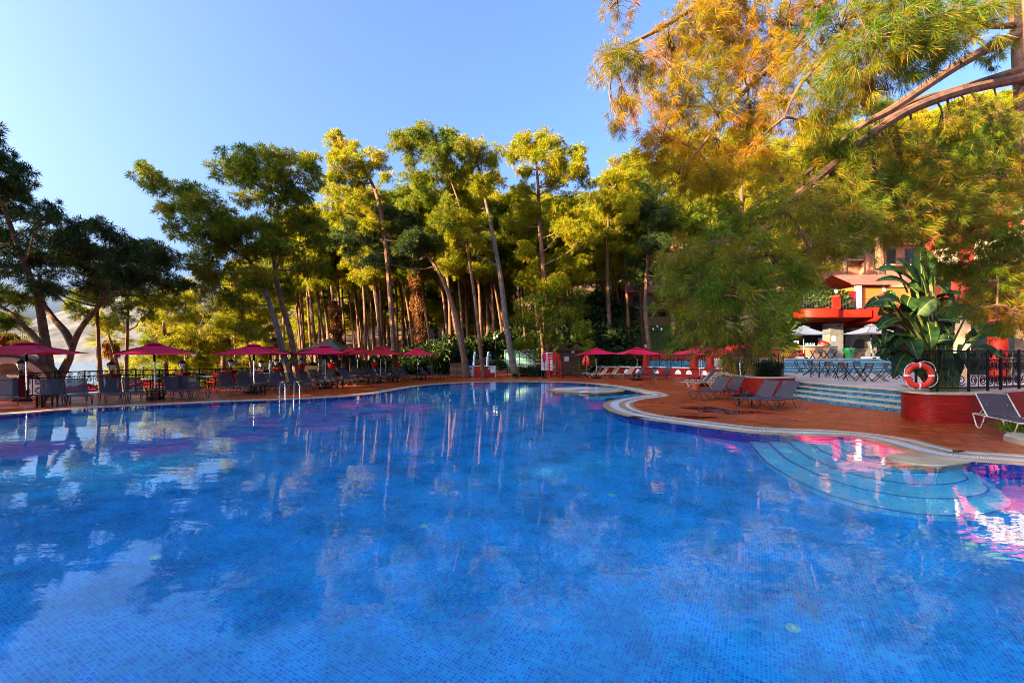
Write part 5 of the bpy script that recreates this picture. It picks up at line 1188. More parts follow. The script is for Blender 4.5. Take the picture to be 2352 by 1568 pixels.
keypine('dark umbrella crowned pine with the forked trunk at the left', 25, [(136, 885), (146, 850), (158, 825), (167, 793), (185, 755), (212, 720), (237, 690), (250, 650)],
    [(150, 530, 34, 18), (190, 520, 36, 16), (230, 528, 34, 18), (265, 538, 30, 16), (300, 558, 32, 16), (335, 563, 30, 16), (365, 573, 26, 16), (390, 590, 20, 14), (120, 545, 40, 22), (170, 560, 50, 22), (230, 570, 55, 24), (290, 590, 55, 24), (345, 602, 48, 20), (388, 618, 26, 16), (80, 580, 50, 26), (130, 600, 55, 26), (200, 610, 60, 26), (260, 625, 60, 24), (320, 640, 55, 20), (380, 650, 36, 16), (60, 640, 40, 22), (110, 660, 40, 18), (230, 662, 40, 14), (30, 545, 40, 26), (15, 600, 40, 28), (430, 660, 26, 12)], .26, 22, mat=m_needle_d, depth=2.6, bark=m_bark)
fk = [o for o in COL.objects if o.get('label', '').startswith('dark umbrella crowned')][0]
mb = MB(); q = catmull3([P(167, 795, 25), P(150, 762, 25), P(126, 735, 25.2), (P(112, 715, 25.3)), P(97, 690, 25.5), P(90, 630, 25.6)], 4); mb.tube([p for p in q], [.19 - .10 * i / (len(q) - 1) for i in range(len(q))], 8); mb.build('second_trunk', m_bark, fk, world=True)
keypine('thin pine trunk with sparse crown left of the lone magenta parasol', 29, [(232, 893), (226, 800), (222, 700), (215, 640)], [(190, 680, 34, 14), (250, 690, 34, 14), (220, 650, 40, 20), (180, 720, 26, 12), (160, 700, 24, 12), (265, 725, 26, 12)], .19, 23, mat=m_needle, depth=1.6)
keypine('straight thin dark trunk with high crown beside the lone magenta parasol', 30, [(290, 880), (291, 800), (294, 720), (296, 650)], [(270, 660, 34, 16), (320, 670, 36, 16), (300, 700, 24, 12), (345, 690, 26, 14), (340, 720, 22, 10)], .17, 24, mat=m_needle, depth=1.6)
keypine('slanting thin pine behind the palm skirt at the left', 33, [(273, 868), (262, 810), (250, 770), (242, 735)], [(230, 730, 30, 14), (255, 745, 24, 12)], .15, 25, mat=m_needle_g, depth=1.2)
keypine('dark slanting trunk rising left of the nearest parasol', 23, [(96, 830), (80, 775), (50, 745), (17, 713), (-30, 690)], [(-20, 680, 36, 20), (20, 690, 34, 16), (50, 680, 30, 14), (0, 740, 30, 14)], .2, 26, mat=m_needle, depth=1.4)
keypine('sunlit pale trunk with bright low branches left of the palm', 34, [(383, 878), (379, 800), (376, 740), (372, 680)], [(345, 700, 30, 18), (385, 690, 34, 18), (410, 720, 34, 18), (350, 750, 30, 16), (405, 770, 34, 18), (430, 745, 30, 16), (370, 790, 30, 14), (430, 690, 26, 14)], .2, 27, mat=m_needle_g, depth=1.8)
keypine('bright pine with spreading low boughs over the bay railing', 36, [(425, 885), (428, 800), (426, 740), (424, 670)], [(410, 670, 34, 18), (450, 690, 36, 18), (460, 730, 36, 18), (480, 770, 30, 18), (440, 800, 34, 18), (500, 800, 24, 16), (480, 840, 26, 14), (425, 845, 30, 14), (400, 820, 26, 14), (455, 860, 24, 12), (505, 700, 20, 14)], .2, 28, mat=m_needle_g, depth=1.8)
keypine('sunlit pine with a bare red trunk above the drooping foreground boughs', 52, [(1715, 800), (1708, 600), (1703, 450), (1700, 320)],
    [(1690, 330, 50, 28), (1640, 380, 50, 28), (1745, 370, 44, 28), (1620, 450, 50, 30), (1780, 430, 50, 30), (1660, 520, 50, 28), (1760, 520, 55, 30), (1590, 520, 44, 28), (1570, 600, 40, 28), (1650, 600, 55, 30), (1780, 600, 50, 30), (1560, 400, 36, 24), (1550, 460, 36, 26), (1720, 580, 50, 28)], .5, 29, mat=m_needle_g, depth=3.2)
keypine('tall pine with thick sunlit orange trunk behind the foreground boughs', 58, [(2030, 720), (2022, 610), (2015, 480), (2010, 350), (2005, 250)],
    [(2000, 260, 60, 30), (2060, 320, 60, 34), (1940, 330, 56, 30), (2090, 420, 60, 34), (1920, 430, 56, 30), (2150, 380, 50, 34), (2200, 450, 60, 36), (2000, 430, 50, 30), (2120, 520, 56, 30), (1960, 520, 50, 28), (2230, 560, 50, 30)], .6, 30, mat=m_needle, depth=2.8)
keypine('slim sunlit pine trunk left of the pink hillside house', 58, [(1945, 690), (1940, 600), (1935, 520), (1930, 420)], [(1930, 430, 50, 28), (1890, 470, 40, 24), (1960, 480, 40, 24), (1870, 550, 40, 26), (1900, 600, 36, 22), (1860, 640, 40, 22), (1920, 650, 30, 18)], .45, 31, mat=m_needle_g, depth=2)

# the grove: variants built once, copied
def variant(seed, H, low, mat, r0, bark, lean, wide=1.0):
    rg = random.Random(seed); path = [Vector((0, 0, -.4)), Vector((lean * H * .25, rg.uniform(-.2, .2), H * .35)), Vector((lean * H * .6, rg.uniform(-.3, .3), H * .7)), Vector((lean * H * .85, rg.uniform(-.4, .4), H))]
    cl = []
    for i in range(int(13 * wide + 4)):
        z = H * rg.uniform(low, 1.0); k = (z / H - low) / (1 - low); rad = (.5 + 2.1 * math.sin(PI * min(1, .25 + .70 * k))) * wide * rg.uniform(.35, 1); a = rg.uniform(0, 2 * PI)
        s = rg.uniform(.75, 1.3); cl.append((Vector((lean * z * .9 + rad * math.cos(a), rad * math.sin(a), z)), (s, s, s * .58)))
    return pine('', path, cl, r0, seed, mat, bark, group=None)
GV = 'slim pines of the sunlit grove'
vs_ = {}
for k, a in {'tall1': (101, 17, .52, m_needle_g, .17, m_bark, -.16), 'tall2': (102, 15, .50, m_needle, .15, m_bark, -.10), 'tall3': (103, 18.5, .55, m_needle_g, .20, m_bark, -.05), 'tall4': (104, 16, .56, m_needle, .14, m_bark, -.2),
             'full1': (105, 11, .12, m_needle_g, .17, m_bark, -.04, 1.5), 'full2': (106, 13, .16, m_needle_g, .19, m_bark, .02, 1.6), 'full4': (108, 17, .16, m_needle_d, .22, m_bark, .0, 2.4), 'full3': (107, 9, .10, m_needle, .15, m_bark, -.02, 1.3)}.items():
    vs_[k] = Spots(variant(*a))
rg = random.Random(42)
def place(kind, x, y, label, group, sc=None, z=None):
    vs_[kind].put((x, y, (ground(x, y) if z is None else z) - .1), rg.uniform(-.5, .5) if kind.startswith('tall') else rg.uniform(0, 6.28), label, group, sc or rg.uniform(.85, 1.12))
def sky_u(u):       # height of the far skyline in the photograph, so that trees behind do not overtop it
    xs = [-200, 60, 330, 480, 560, 740, 900, 1000, 1150, 1360, 1450, 1550, 2400]; vs = [700, 640, 720, 760, 640, 480, 460, 440, 430, 470, 400, 330, 220]
    return float(np.interp(u, xs, vs))
def fits(kind, x, y):
    H = {'tall1': 17, 'tall2': 15, 'tall3': 18.5, 'tall4': 16, 'full1': 11, 'full2': 13, 'full3': 9, 'full4': 17}[kind]; u = x / y * FP + 1176
    zt = HC + (HV - sky_u(u)) / FP * y; return (zt - ground(x, y)) / H
cnt = 0
def fill(n, umin, umax, y0, y1, kinds, label, group, smin=.55, smax=1.2, gap=1.45):
    done = []; tries = 0
    while len(done) < n and tries < n * 40:
        tries += 1; u = rg.uniform(umin, umax); y = rg.uniform(y0, y1); x = (u - 1176) / FP * y
        if any((x - a) ** 2 + (y - b) ** 2 < gap * gap for a, b in done): continue
        k = rg.choice(kinds); s = min(smax, fits(k, x, y) * rg.uniform(.88, 1.05))
        if s < smin: continue
        done.append((x, y)); place(k, x, y, label, group, s)
fill(84, 690, 1340, 45, 66, ['tall1', 'tall2', 'tall3', 'tall4'], 'slim leaning pine among the sunlit trunks of the central grove', 'slim pines of the central grove')
fill(30, 640, 1420, 68, 92, ['full1', 'full2', 'full3'], 'bushy sunlit pine closing the view behind the grove trunks', 'bushy pines behind the grove', .5, 1.5, 2.4)
fill(34, 1400, 2000, 64, 100, ['full1', 'full2', 'tall3', 'tall1'], 'golden pine on the slope behind the hillside houses', 'pines on the slope behind the houses', .5, 1.6, 2.6)
fill(34, 1850, 2500, 56, 96, ['full1', 'full2', 'tall3'], 'golden pine on the slope above the red building', 'pines above the red building', .5, 1.7, 2.8)
fill(9, 1370, 1660, 47, 61, ['tall2', 'tall3', 'tall4'], 'pine with bare trunk standing on the lawn bank', 'pines on the lawn bank', .7, 1.2, 2.5)
fill(8, 560, 720, 36, 62, ['tall2', 'tall4', 'tall1'], 'thin pine at the left rim of the grove above the shore', 'pines at the left rim of the grove', .5, 1.1, 2.2)
fill(9, 355, 560, 40, 60, ['full1', 'full2', 'full3'], 'yellow lit low pine on the shore below the left railing', 'low pines on the left shore', .3, .9, 2.2)
# pines added left of the camera, outside the view, sized to shade the pool
rg = random.Random(5)
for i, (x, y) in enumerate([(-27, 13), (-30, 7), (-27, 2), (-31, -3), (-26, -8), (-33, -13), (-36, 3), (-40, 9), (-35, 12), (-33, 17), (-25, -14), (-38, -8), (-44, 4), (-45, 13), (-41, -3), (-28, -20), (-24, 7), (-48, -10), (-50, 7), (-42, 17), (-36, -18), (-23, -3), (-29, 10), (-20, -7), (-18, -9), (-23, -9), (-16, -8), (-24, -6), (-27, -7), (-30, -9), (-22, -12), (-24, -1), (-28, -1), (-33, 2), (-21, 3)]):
    place('full4' if i % 3 else 'tall3', x, y, 'unseen pine added left of the pool to shade it', 'added shade pines left of the pool', (.66 if y < -5 else .8 if y < 1.5 else 1.3 if y < 9 else 1.0) * (1.04 if i % 2 else .96), -.3)

# broad-leaved shrubs, palms, ivy
def shrub_proto(seed, mat, L=.20, w=.085, n=420):
    rng = np.random.default_rng(seed); rg_ = random.Random(seed); t = thing('shrub', '', 'shrub'); mb = MB(); pts = []; dirs = []
    for i in range(9):
        a = rg_.uniform(0, 6.28); r = rg_.uniform(0, .62); c = np.array((r * math.cos(a), r * math.sin(a), rg_.uniform(.35, 1.35))); sr = rg_.uniform(.32, .52)
        o = unit(rng.normal(size=(n // 6, 3))) * rng.uniform(.2, 1, size=(n // 6, 1)) ** .4 * sr; pts.append(c + o); dirs.append(unit(o) + np.array((0, 0, .2)))
        limb(mb, (0, 0, 0), Vector(c), .03, .01, .03, rg_, 3, 4)
    mb.build('stem', m_bark, t); np_mesh('foliage', tufts(rng, np.concatenate(pts), np.concatenate(dirs), L, w, 4, .8, .1), 4, mat, t); return t
sh1, sh2, sh3 = Spots(shrub_proto(201, m_shrub)), Spots(shrub_proto(202, m_shrub, .26, .10)), Spots(shrub_proto(203, m_needle_d, .16, .06))
def shr(k, u, v, Y, s, lb, grp, z=None):
    p = P(u, v, Y); zz = ground(p.x, p.y) if z is None else z
    {1: sh1, 2: sh2, 3: sh3}[k].put((p.x, p.y, zz - .05), rg.uniform(0, 6.28), lb, grp, s)
HG = 'dark hedge shrubs behind the loungers'
for i, (u, Y, s) in enumerate([(905, 44.2, 1.3), (935, 44.5, 1.4), (960, 43.8, 1.5), (985, 43.5, 1.9), (1010, 43.0, 2.0), (1035, 43.2, 1.9), (1000, 45.5, 2.2), (1025, 46, 2.3), (850, 44, 1.2), (820, 44, 1.1), (795, 44.5, 1.1), (945, 46, 1.6), (875, 45, 1.3), (690, 42, 1.0), (670, 40, .9), (720, 44, 1.1)]):
    shr(1 if i % 2 else 2, u, 830, Y, s, 'dark leafy shrub of the hedge behind the left loungers', HG)
for i, (u, Y, s) in enumerate([(1075, 46, 2.0), (1100, 48, 2.2), (1125, 47.5, 2.3), (1150, 48, 2.6), (1180, 49, 2.8), (1210, 48.5, 2.4), (1240, 48, 2.3), (1270, 47, 2.2), (1300, 47.5, 2.6), (1325, 46.5, 2.4), (1350, 47, 2.6), (1385, 48, 2.6), (1410, 49, 2.8), (1140, 52, 3.2), (1200, 53, 3.2), (1340, 52, 3.4), (1390, 54, 3.6), (1415, 52, 3.0), (1290, 54, 3.2)]):
    shr(2 if i % 2 else 1, u, 830, Y, s, 'large dark shrub on the bank behind the boards and cabin', 'dark shrubs behind the boards and cabin')
for i, (u, Y, s) in enumerate([(1140, 40.7, .75), (1152, 40.7, .7), (1128, 41, .8), (1200, 40.2, .62), (1215, 40.2, .66), (1230, 40.0, .6), (1240, 40.8, .7), (1105, 41.5, .9)]):
    shr(3 if i < 2 else 1, u, 840, Y, s, 'low clipped shrub at the foot of the notice board' if i > 2 else 'clipped green shrub in the terracotta trough', 'clipped shrubs by the boards', 0.42 if i < 2 else None)
for i, (u, Y, s) in enumerate([(1400, 45.0, 1.5), (1420, 45.2, 1.7), (1440, 45.3, 1.6), (1380, 45, 1.6), (1460, 45.2, 1.2), (1430, 58, 2.2), (1420, 55, 2.6), (1570, 60, 2.0), (1590, 54, 2.2), (1575, 48, 2.0), (1610, 50, 2.4), (1640, 47, 2.2), (1680, 48, 2.6), (1720, 50, 2.8)]):
    shr(2 if i % 3 else 1, u, 830, Y, s, 'leafy shrub on the lawn bank behind the right loungers', 'shrubs of the lawn bank')
for i, (u, Y, s, z) in enumerate([(1800, 47, 1.6, 5.9), (1830, 49, 2.0, 6.0), (1870, 49, 2.2, 5.5), (1900, 50, 2.4, 5.5), (1940, 50.5, 1.6, 6.0), (1780, 46, 2.2, 3.0), (1760, 48, 2.4, 3.4), (1800, 52, 3, 5.5)]):
    shr(2, u, 700, Y, s, 'leafy green shrub above the balcony of the bar', 'shrubs above the bar', z)
for i, (u, Y, s) in enumerate([(640, 38, .9), (655, 38, 1.0), (600, 42, .9), (470, 40, .9), (565, 44, .9)]):
    shr(3, u, 860, Y, s * 1.2, 'low green shrub on the shore beyond the railing', 'shrubs beyond the railing')
p = G(1184, 868); sh3.put((p.x, p.y - .15, 0), 0, 'ring of small plants round the foot of the bark trunk', None, .30)
tr_ = [(1700, 24.3, .9, .45), (1740, 22.2, .9, .4), (1760, 22.0, .9, .5), (1783, 22.4, .9, .45), (1690, 26, .9, .5)]
for u, Y, z, s in tr_: shr(1, u, 880, Y, s, 'small leafy plant in the near red planter', 'plants in the near red planter', z)
# the flower of the planter
fb = thing('canna_plant', 'red flowering leafy plant in the near red planter', 'plant', ((1727 - 1176) / FP * 22.6, 22.6, .85)); rng = np.random.default_rng(5)
np_mesh('leaf', tufts(rng, rng.normal(size=(14, 3)) * .12 + np.array((0, 0, .3)), np.tile((0, 0, 1.0), (14, 1)), .5, .13, 3, .5), 4, m_banana, fb); np_mesh('flower', tufts(rng, rng.normal(size=(16, 3)) * .13 + np.array((0, 0, .75)), rng.normal(size=(16, 3)), .16, .09, 4, .8), 4, m_flower, fb)
def fan_palm(label, x, y, z, h, r=.22, crown=1.5, skirt=True, group=None):
    t = thing('palm_tree', label, 'palm', (x, y, z), 0, group); rng = np.random.default_rng(int(abs(x * 31 + y * 7))); mb = MB()
    mb.tube([(0, 0, -.3), (.04, 0, h * .5), (0, .03, h)], [r * 1.1, r, r * .9], 10)
    k = int(h / .14); mb.build('trunk', m_bark, t); V = []
    for i in range(34):
        a = rng.uniform(0, 2 * PI); el = rng.uniform(-.5, 1.3); d = np.array((math.cos(a) * math.cos(el), math.sin(a) * math.cos(el), math.sin(el))); c = np.array((0, 0, h)) + d * crown * .55
        s = unit(np.cross(d, np.array((0, 0, 1.0)) + rng.normal(size=3) * .2)); u_ = np.cross(s, d)
        for j in range(15):
            b = (j - 7) / 7 * 1.25; q = unit(d * math.cos(b) + s * math.sin(b)); l = crown * .62 * (1 - .25 * abs(b)); tip = c + q * l - np.array((0, 0, .22 * l)); wv = unit(np.cross(q, u_)) * .035
            V += [c, c + q * l * .6 + wv, tip, c + q * l * .6 - wv]
        V += [np.array((0, 0, h)), c + s * .02, c + d * .02, c - s * .02]
    np_mesh('crown', np.array(V), 4, m_needle_g, t)
    if skirt:
        N = 260; a = rng.uniform(0, 2 * PI, N); zz = rng.uniform(-.9, .1, N); pts = np.stack([np.cos(a) * r * 1.2, np.sin(a) * r * 1.2, h + zz], 1); dr = np.stack([np.cos(a) * .5, np.sin(a) * .5, -np.ones(N)], 1)
        np_mesh('dry_skirt', tufts(rng, pts, dr, .7, .07, 3, .2), 4, m_ivy, t)
    return t
for u, v, Y, zb_, cr, lb in [(255, 782, 36, -2.3, 1.6, 'palm with an orange dry skirt by the slanting thin trunk at left'), (512, 775, 38, -2.3, 1.5, 'round crowned palm before the bay left of the magenta pair'), (634, 775, 41, -1.2, 1.5, 'palm with a pale skirt behind the red parasol of the pair'), (20, 765, 30, -2.2, 1.6, 'bright palm crown just left of the nearest parasol top'), (610, 800, 46, -2.2, 1.2, 'low palm by the water behind the magenta pair')]:
    p = P(u, v, Y); fan_palm(lb, p.x, p.y, zb_, p.z - zb_, .2, cr)
p = P(1546, 690, 50); zg = ground(p.x, p.y); fan_palm('palm with a thick rough trunk at the right end of the lawn', p.x, p.y, zg, p.z - zg, .30, 1.8)
fan_palm('palm stump with needles above it growing in the near red planter', (1783 - 1176) / FP * 22.8, 22.8, .8, 1.7, .30, 1.1, False)
# dry ivy columns on two grove trunks
for i, (u, v0, v1, Y, w_, lb) in enumerate([(965, 795, 615, 46, .62, 'rusty ivy column climbing a grove trunk above the red parasols'), (779, 800, 690, 43, .5, 'rusty ivy column beside the black gazebo top')]):
    a, b = P(u, v0, Y), P(u - 14, v1, Y); t = thing('ivy_trunk', lb, 'ivy', tuple(a)); rng = np.random.default_rng(300 + i)
    h = b.z - a.z; MB().tube([(0, 0, -a.z - .2), (0, 0, 0), tuple((b - a) * .5), tuple(b - a), tuple((b - a) * 1.3)], [.22, .2, .18, .15, .1], 8).build('trunk', m_bark, t)
    N = 1500; s = rng.uniform(0, 1, N); an = rng.uniform(0, 2 * PI, N); rr = w_ * (.6 + .5 * np.sin(s * 9 + i) ** 2) * rng.uniform(.5, 1, N); pts = np.outer(s, np.array(b - a)) + np.stack([np.cos(an) * rr, np.sin(an) * rr, np.zeros(N)], 1)
    np_mesh('ivy', tufts(rng, pts, np.stack([np.cos(an), np.sin(an), -.4 * np.ones(N)], 1), .22, .08, 4, .6), 4, m_ivy, t)

# banana-like plant in the right planter: every big leaf is a part
bp_ = thing('banana_plant', 'large banana plant with broad dark leaves in the dark red planter', 'plant', (12.6, 13.9, .78))
def big_leaf(b, tip, wid, root, Yb, Yt, sag=.12, torn=0.0, seed=0):
    B, T_ = P(b[0], b[1], Yb), P(tip[0], tip[1], Yt); L = (T_ - B).length; n = 12; d = (T_ - B).normalized(); rg_ = random.Random(seed)
    s = d.cross(Vector((0, -.75, .65))).normalized(); up = s.cross(d).normalized()
    sp = [B.lerp(T_, i / n) + Vector((0, 0, sag * L * math.sin(PI * i / n))) + up * 0.0 for i in range(n + 1)]
    mb = MB(); vs = []; 
    for i in range(n + 1):
        t = i / n; ww = wid * (math.sin(PI * min(1, .06 + .94 * t) ** .75) ** .65 if 0 < i < n else .03)
        vs.append((sp[i] + s * ww + up * ww * .34, sp[i] + s * ww * .5 + up * ww * .10, sp[i], sp[i] - s * ww * .5 + up * ww * .10, sp[i] - s * ww + up * ww * .34))
    for i in range(n):
        for side in (0, 1):
            k = 1.0
            if torn and rg_.random() < torn: k = .72
            a, c = vs[i], vs[i + 1]; c = [sp[i + 1].lerp(p, 1) - d * (L / n) * (1 - k) for p in c]
            ids = (0, 1, 2) if side == 0 else (2, 3, 4)
            o = len(mb.v); mb.v += [a[j] for j in ids] + [c[j] for j in ids]; mb.f += [(o, o + 1, o + 4, o + 3), (o + 1, o + 2, o + 5, o + 4)]
    lf = mb.build('leaf', m_banana, bp_, world=True)
    R0 = P(root[0], root[1], 13.9); mb = MB(); mid = R0.lerp(B, .55) + Vector((0, 0, .1)); mb.tube(catmull3([R0, mid, B], 4) + sp[1:], [.035] * 5 + [.028] * 4 + [max(.004, .022 * (1 - i / n)) for i in range(n)], 5); mb.build('midrib', m_bananar, lf, world=True)
LV = [((2117, 660), (2113, 566), .40, 14.2, 14.3), ((2104, 650), (2058, 596), .24, 14, 13.7), ((2106, 652), (2008, 620), .17, 14, 13.4), ((2104, 668), (2010, 646), .14, 13.9, 13.3), ((2128, 655), (2112, 598), .30, 13.8, 13.5), ((2144, 652), (2198, 632), .15, 14.2, 14.6),
      ((2090, 715), (2016, 690), .22, 13.6, 12.9), ((2040, 690), (1984, 711), .13, 13.3, 12.8), ((2108, 722), (2150, 684), .26, 13.5, 13.2), ((2150, 724), (2194, 686), .25, 13.8, 13.5), ((2150, 735), (2206, 742), .30, 13.5, 13.1), ((2188, 712), (2252, 748), .28, 13.5, 13.3), ((2086, 745), (2010, 748), .22, 13.6, 13.1),
      ((2090, 764), (2038, 808), .20, 13.5, 13.1), ((2076, 800), (2018, 816), .16, 13.5, 13.0), ((2084, 775), (2108, 826), .26, 13.4, 13.0), ((2168, 776), (2176, 842), .17, 13.5, 13.0), ((2216, 788), (2346, 742), .24, 13.9, 13.0), ((2240, 800), (2306, 824), .20, 13.6, 13.2), ((2214, 806), (2230, 860), .22, 13.5, 13.1), ((2182, 826), (2176, 890), .20, 13.2, 12.9),
      ((2146, 786), (2192, 782), .17, 13.4, 13.1), ((2104, 760), (2072, 722), .25, 13.5, 13.2), ((2172, 784), (2190, 760), .12, 13.6, 13.5), ((2064, 730), (2012, 762), .17, 13.3, 12.9), ((2080, 812), (2050, 870), .18, 13.4, 13.1), ((2252, 770), (2330, 776), .18, 14.3, 14.0), ((2110, 700), (2100, 640), .28, 14.3, 14.5), ((2130, 740), (2140, 800), .22, 13.7, 13.3), ((2042, 760), (2030, 790), .16, 13.4, 13.0), ((2020, 780), (2028, 812), .12, 13.3, 13.0)]
for i, (b, tp, wd, yb, yt) in enumerate(LV): big_leaf(b, tp, wd * 1.05, (2150 + (i % 5) * 8, 895), yb, yt, .10, .35 if i in (11, 13, 20, 16, 24) else .05, i)
rl_ = random.Random(15)
for i in range(40):
    b = (rl_.gauss(2130, 40), rl_.uniform(610, 860)); sd_ = 1 if b[0] > 2130 else -1
    tp = (b[0] + sd_ * rl_.uniform(10, 75), b[1] + rl_.uniform(-45, 60)); big_leaf(b, tp, rl_.uniform(.14, .26), (2150 + rl_.uniform(-12, 25), 895), 13.6 + rl_.uniform(-.2, .6), 13.3 + rl_.uniform(-.3, .6), .10, .25 if i % 3 == 0 else .04, 100 + i)
for i, (u0, u1, v1) in enumerate([(2150, 2117, 690), (2166, 2150, 720), (2178, 2176, 760), (2160, 2130, 740), (2186, 2205, 790)]):
    a, b = P(u0, 905, 13.9), P(u1, v1, 13.8); MB().tube([a, a.lerp(b, .5) + Vector((.06, 0, 0)), b], [.13, .09, .05], 8).build('stalk', m_bananar, bp_, world=True)
shg = thing('grass_tuft', 'green grass tuft in the small kerbed bed at the right edge', 'plant', tuple(G(2345, 1005) + Vector((0, .1, .11)))); rng = np.random.default_rng(9)
np_mesh('blade', tufts(rng, rng.normal(size=(60, 3)) * np.array((.18, .18, .01)), np.tile((0, 0, 1.0), (60, 1)), .34, .016, 6, .4, .3), 4, m_needle, shg)

# ------------------------------------------------------------------ the foreground pine at the right
fg = thing('foreground_pine', 'huge near pine with drooping long needled boughs at the upper right', 'pine tree', (12.9, 10.4, 0)); B0 = fg.location.copy()
mb = MB(); rgf = random.Random(77); rngf = np.random.default_rng(77)
trk = catmull3([Vector((12.9, 10.4, -.1)), Vector((12.6, 10.3, 2)), P(2408, 500, 10.2), P(2382, 250, 10.1), P(2366, 60, 10.1), P(2340, -250, 10.2), P(2330, -600, 10.4)], 6)
mb.tube(trk, [.42 - .16 * i / (len(trk) - 1) for i in range(len(trk))], 14)
LIMBS = [[(2350, 80, 10.1), (2318, 88, 10), (2200, 150, 9.0), (2050, 250, 8.2), (1975, 292, 7.8), (1850, 400, 7.2), (1720, 480, 6.6)],
         [(2350, 160, 10.1), (2320, 168, 10), (2200, 205, 9.4), (2080, 242, 8.8), (1990, 320, 8), (1860, 450, 7)],
         [(2350, 178, 10), (2322, 185, 9.9), (2200, 212, 9), (2060, 268, 8), (1900, 390, 7), (1780, 500, 6.2), (1700, 620, 5.8), (1690, 720, 5.8), (1700, 800, 5.8)],
         [(2340, -250, 10.2), (2050, -120, 9), (1900, 0, 8.2), (1830, 100, 7.8), (1720, 200, 7.4), (1640, 300, 7.2), (1560, 400, 7)],
         [(2335, -320, 10.2), (1900, -200, 8.5), (1700, -60, 8), (1560, 40, 7.6), (1450, 100, 7.4), (1385, 130, 7.4)],
         [(2350, 50, 10.1), (2310, 60, 10), (2200, 60, 8.5), (2080, 70, 6.5), (1950, 120, 5.5)],
         [(2365, 300, 10.1), (2335, 330, 9.8), (2250, 420, 9), (2150, 480, 8), (2050, 500, 7.4), (1960, 540, 6.8)],
         [(2380, 450, 10.1), (2345, 500, 9.8), (2300, 600, 9), (2290, 700, 8.6)],
         [(2335, -200, 10.2), (2150, -60, 8), (1980, 60, 6.6), (1850, 180, 6.4), (1800, 270, 6.6)],
         [(2340, -300, 10.2), (1800, -260, 8.8), (1560, -120, 8), (1440, -20, 7.6), (1400, 20, 7.5)]]
LP = []
for k, l in enumerate(LIMBS):
    q = catmull3([P(*a) for a in l], 5); r0 = (.125, .10, .12, .10, .09, .08, .07, .06, .08, .08)[k]
    mb.tube(q, [max(.012, r0 * (1 - .9 * i / (len(q) - 1))) for i in range(len(q))], 8); LP += q[3:]
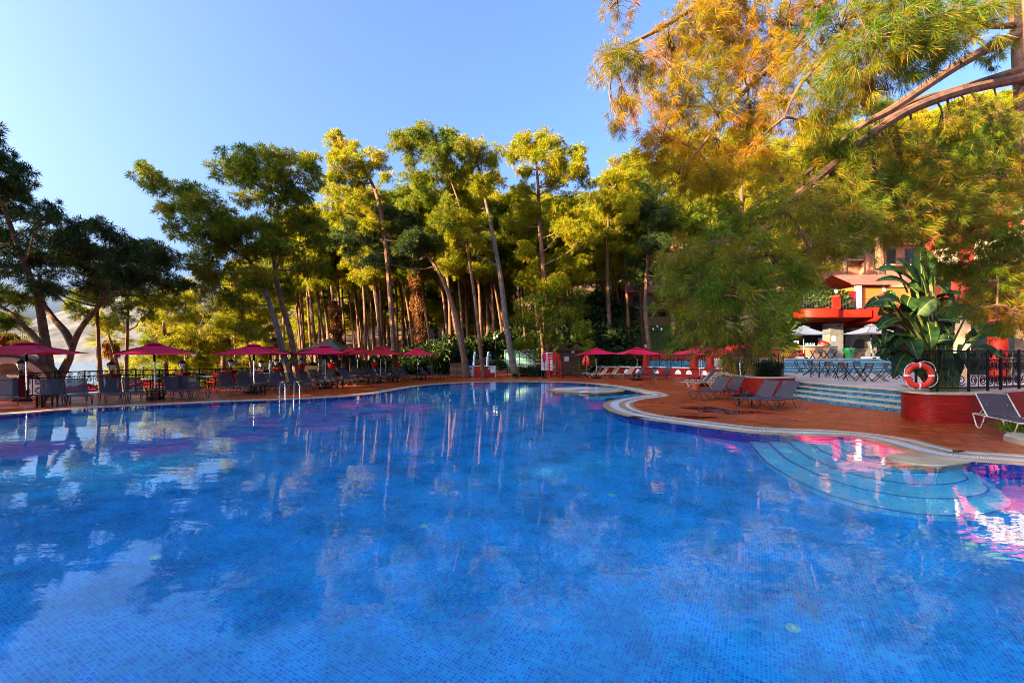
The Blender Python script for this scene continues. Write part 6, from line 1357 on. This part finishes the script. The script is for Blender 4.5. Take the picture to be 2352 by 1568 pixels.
SP = [(1420, 15, 7.4, 45, 18), (1395, 140, 7.4, 35, 35), (1432, 132, 7.4, 40, 30), (1480, 160, 7.5, 45, 35), (1540, 110, 7.6, 50, 50), (1600, 60, 7.6, 60, 50), (1560, 180, 7.4, 50, 40), (1620, 150, 7.5, 60, 50), (1680, 80, 7.7, 60, 60), (1700, 170, 7.5, 60, 50), (1515, 235, 7.4, 45, 32), (1570, 250, 7.3, 45, 35), (1435, 240, 7.4, 26, 36), (1418, 275, 7.4, 20, 20),
      (1640, 250, 7.3, 60, 45), (1720, 260, 7.3, 50, 40), (1780, 60, 7.8, 60, 60), (1800, 150, 7.6, 45, 50), (1520, 320, 7.2, 45, 40), (1580, 335, 7.2, 50, 42), (1650, 340, 7.1, 55, 45), (1720, 350, 7, 50, 40), (1560, 395, 7, 50, 38), (1640, 415, 6.9, 55, 38), (1500, 375, 7.1, 36, 32), (1780, 240, 7.0, 36, 45), (1825, 225, 6.8, 26, 46), (1860, 15, 8, 50, 36), (1700, 10, 7.9, 60, 30), (1760, 130, 7.6, 40, 40), (1640, 0, 7.9, 50, 30),
      (1930, 50, 6, 70, 50), (2000, 100, 5.5, 80, 66), (2100, 60, 5.2, 90, 66), (2080, 150, 5.3, 76, 46), (1950, 170, 6, 60, 46), (1900, 245, 6.5, 46, 50), (2180, 40, 6, 76, 52), (2020, 20, 6, 76, 36), (2150, 128, 6.5, 60, 42), (2240, 30, 8.5, 46, 36), (2290, 25, 9, 30, 30), (2290, 120, 9.2, 26, 24), (2230, 250, 9, 46, 26), (2300, 280, 9.4, 26, 40), (2180, 290, 9, 40, 26), (1870, 130, 6.4, 46, 46), (1840, 280, 6.4, 36, 26),
      (1900, 350, 7, 56, 34), (1970, 355, 7.2, 56, 36), (1850, 430, 6.8, 60, 38), (1780, 400, 7, 46, 36), (1950, 430, 7, 66, 38), (1800, 480, 6.3, 66, 46), (1880, 500, 6.5, 66, 46), (1720, 520, 6.2, 66, 46), (1960, 500, 7, 56, 46), (1640, 560, 6.2, 56, 42), (1570, 590, 6.2, 46, 36), (1700, 600, 5.8, 76, 46), (1780, 590, 5.9, 66, 46), (1860, 575, 6.2, 56, 44), (1600, 640, 5.8, 56, 42), (1680, 680, 5.6, 76, 46), (1760, 680, 5.6, 66, 46), (1640, 735, 5.8, 56, 34), (1700, 755, 5.6, 76, 38), (1780, 725, 5.6, 56, 36),
      (1590, 775, 6, 40, 22), (1660, 795, 5.8, 46, 22), (1725, 815, 5.8, 34, 20), (1770, 780, 5.8, 30, 24), (1930, 565, 6.6, 46, 32), (1560, 690, 6, 36, 30), (1700, 830, 5.8, 24, 16), (1830, 640, 5.9, 40, 34), (1540, 650, 6.1, 30, 26),
      (2050, 330, 8.5, 56, 36), (2120, 400, 8.5, 66, 46), (2200, 350, 9, 50, 36), (2060, 450, 8, 56, 46), (2150, 500, 8.5, 66, 44), (2250, 450, 9, 56, 52), (2310, 380, 9.6, 40, 46), (2080, 530, 8, 56, 32), (2250, 545, 9, 56, 36), (2190, 430, 8.8, 50, 40), (2260, 650, 9, 56, 44), (2310, 620, 9, 44, 44), (2300, 700, 9, 46, 36), (2335, 560, 9.4, 36, 46), (2010, 540, 7.6, 40, 28), (2340, 690, 9.2, 30, 40), (2240, 715, 9, 36, 22),
      (2100, 470, 8, 60, 40), (2180, 560, 8.6, 60, 30), (2290, 480, 9.2, 50, 50), (2230, 500, 8.8, 60, 40), (2150, 440, 8.4, 60, 40), (2310, 540, 9.2, 46, 40), (2270, 600, 9, 56, 40), (2330, 640, 9, 40, 50), (2200, 610, 8.8, 46, 24), (2320, 420, 9.4, 40, 46), (2080, 380, 8.4, 56, 40), (2020, 420, 7.8, 50, 40), (2160, 360, 8.8, 50, 36), (2280, 300, 9.2, 44, 30), (2350, 730, 9, 40, 40), (2290, 750, 9, 40, 20)]
LPa = np.array(LP); pts, dirs, cones, gold = [], [], [], []
for u, v, Y, a, b in SP:
    Y = Y + rgf.uniform(-.4, .4); c = P(u, v, Y); m = Y / FP; ra, rb = a * m, b * m; rd = (ra + rb) * .55
    i = int(np.argmin(np.linalg.norm(LPa - np.array(c), axis=1) + np.where(LPa[:, 2] < c.z - .15, .6, 0))); q = limb(mb, LP[i], c, .022, .009, .06, rgf, 6, 5)
    for j in range(max(4, int(ra * rb / .0013 * rgf.uniform(.45, 1.15)))):
        o = Vector((rgf.gauss(0, .52) * ra, rgf.gauss(0, .52) * rd, rgf.gauss(0, .50) * rb)); p = c + o; s = q[rgf.choice((3, 4, 5, 6))]
        if j % 2 == 0: mb.tube([s, s.lerp(p, .5) + Vector((0, 0, .04)), p], [.006, .005, .003], 3)
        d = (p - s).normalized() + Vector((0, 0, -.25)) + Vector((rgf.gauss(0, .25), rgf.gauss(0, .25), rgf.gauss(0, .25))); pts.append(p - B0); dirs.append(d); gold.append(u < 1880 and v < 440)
        if rgf.random() < .006: cones.append(p + Vector((0, 0, -.05)))
mb.v = [p - B0 for p in mb.v]; mb.build('trunk', m_bark, fg)
pts, dirs = np.array(pts), unit(np.array(dirs)); print('tufts', len(pts))
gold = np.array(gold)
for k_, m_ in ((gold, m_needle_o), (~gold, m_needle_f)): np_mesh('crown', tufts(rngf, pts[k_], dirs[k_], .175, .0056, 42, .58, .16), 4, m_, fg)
cp = MB(); cp.lathe([(.008, .06), (.032, .035), (.042, .0), (.036, -.035), (.02, -.065), (.004, -.08)], 9)
proto = None
for p in cones[:80]:
    if proto is None: proto = cp.build('pine_cone', m_cone, fg); o = proto
    else: o = proto.copy(); COL.objects.link(o); o.parent = fg
    o.location = p - B0; o.rotation_euler = (rgf.uniform(-.5, .5), rgf.uniform(-.5, .5), 0)

# fallen needles on the deck
rngl = np.random.default_rng(31); N = 5200
xy = np.stack([rngl.uniform(-17, 15, N), rngl.uniform(7, 42, N)], 1)
ok = np.array([inpoly(x, y, DECK) and not inpoly(x, y, [(p.x, p.y) for p in O5]) and not (x > 12.2 and y > 13) and mnoise.noise(Vector((x * .6, y * .6, 3))) > -.15 for x, y in xy]); xy = xy[ok]
lp = np.concatenate([xy, np.full((len(xy), 1), .012)], 1); ld_ = unit(np.concatenate([rngl.normal(size=(len(xy), 2)), np.zeros((len(xy), 1))], 1))
V = tufts(rngl, lp, ld_, .13, .012, 3, .6, 0); V[:, 2] = .008 + .006 * rngl.random(len(V))
lit = np_mesh('fallen_needles', V, 4, M('dry_needles', (.10, .045, .018), .9, .4, 9), None); tag(lit, kind='stuff')
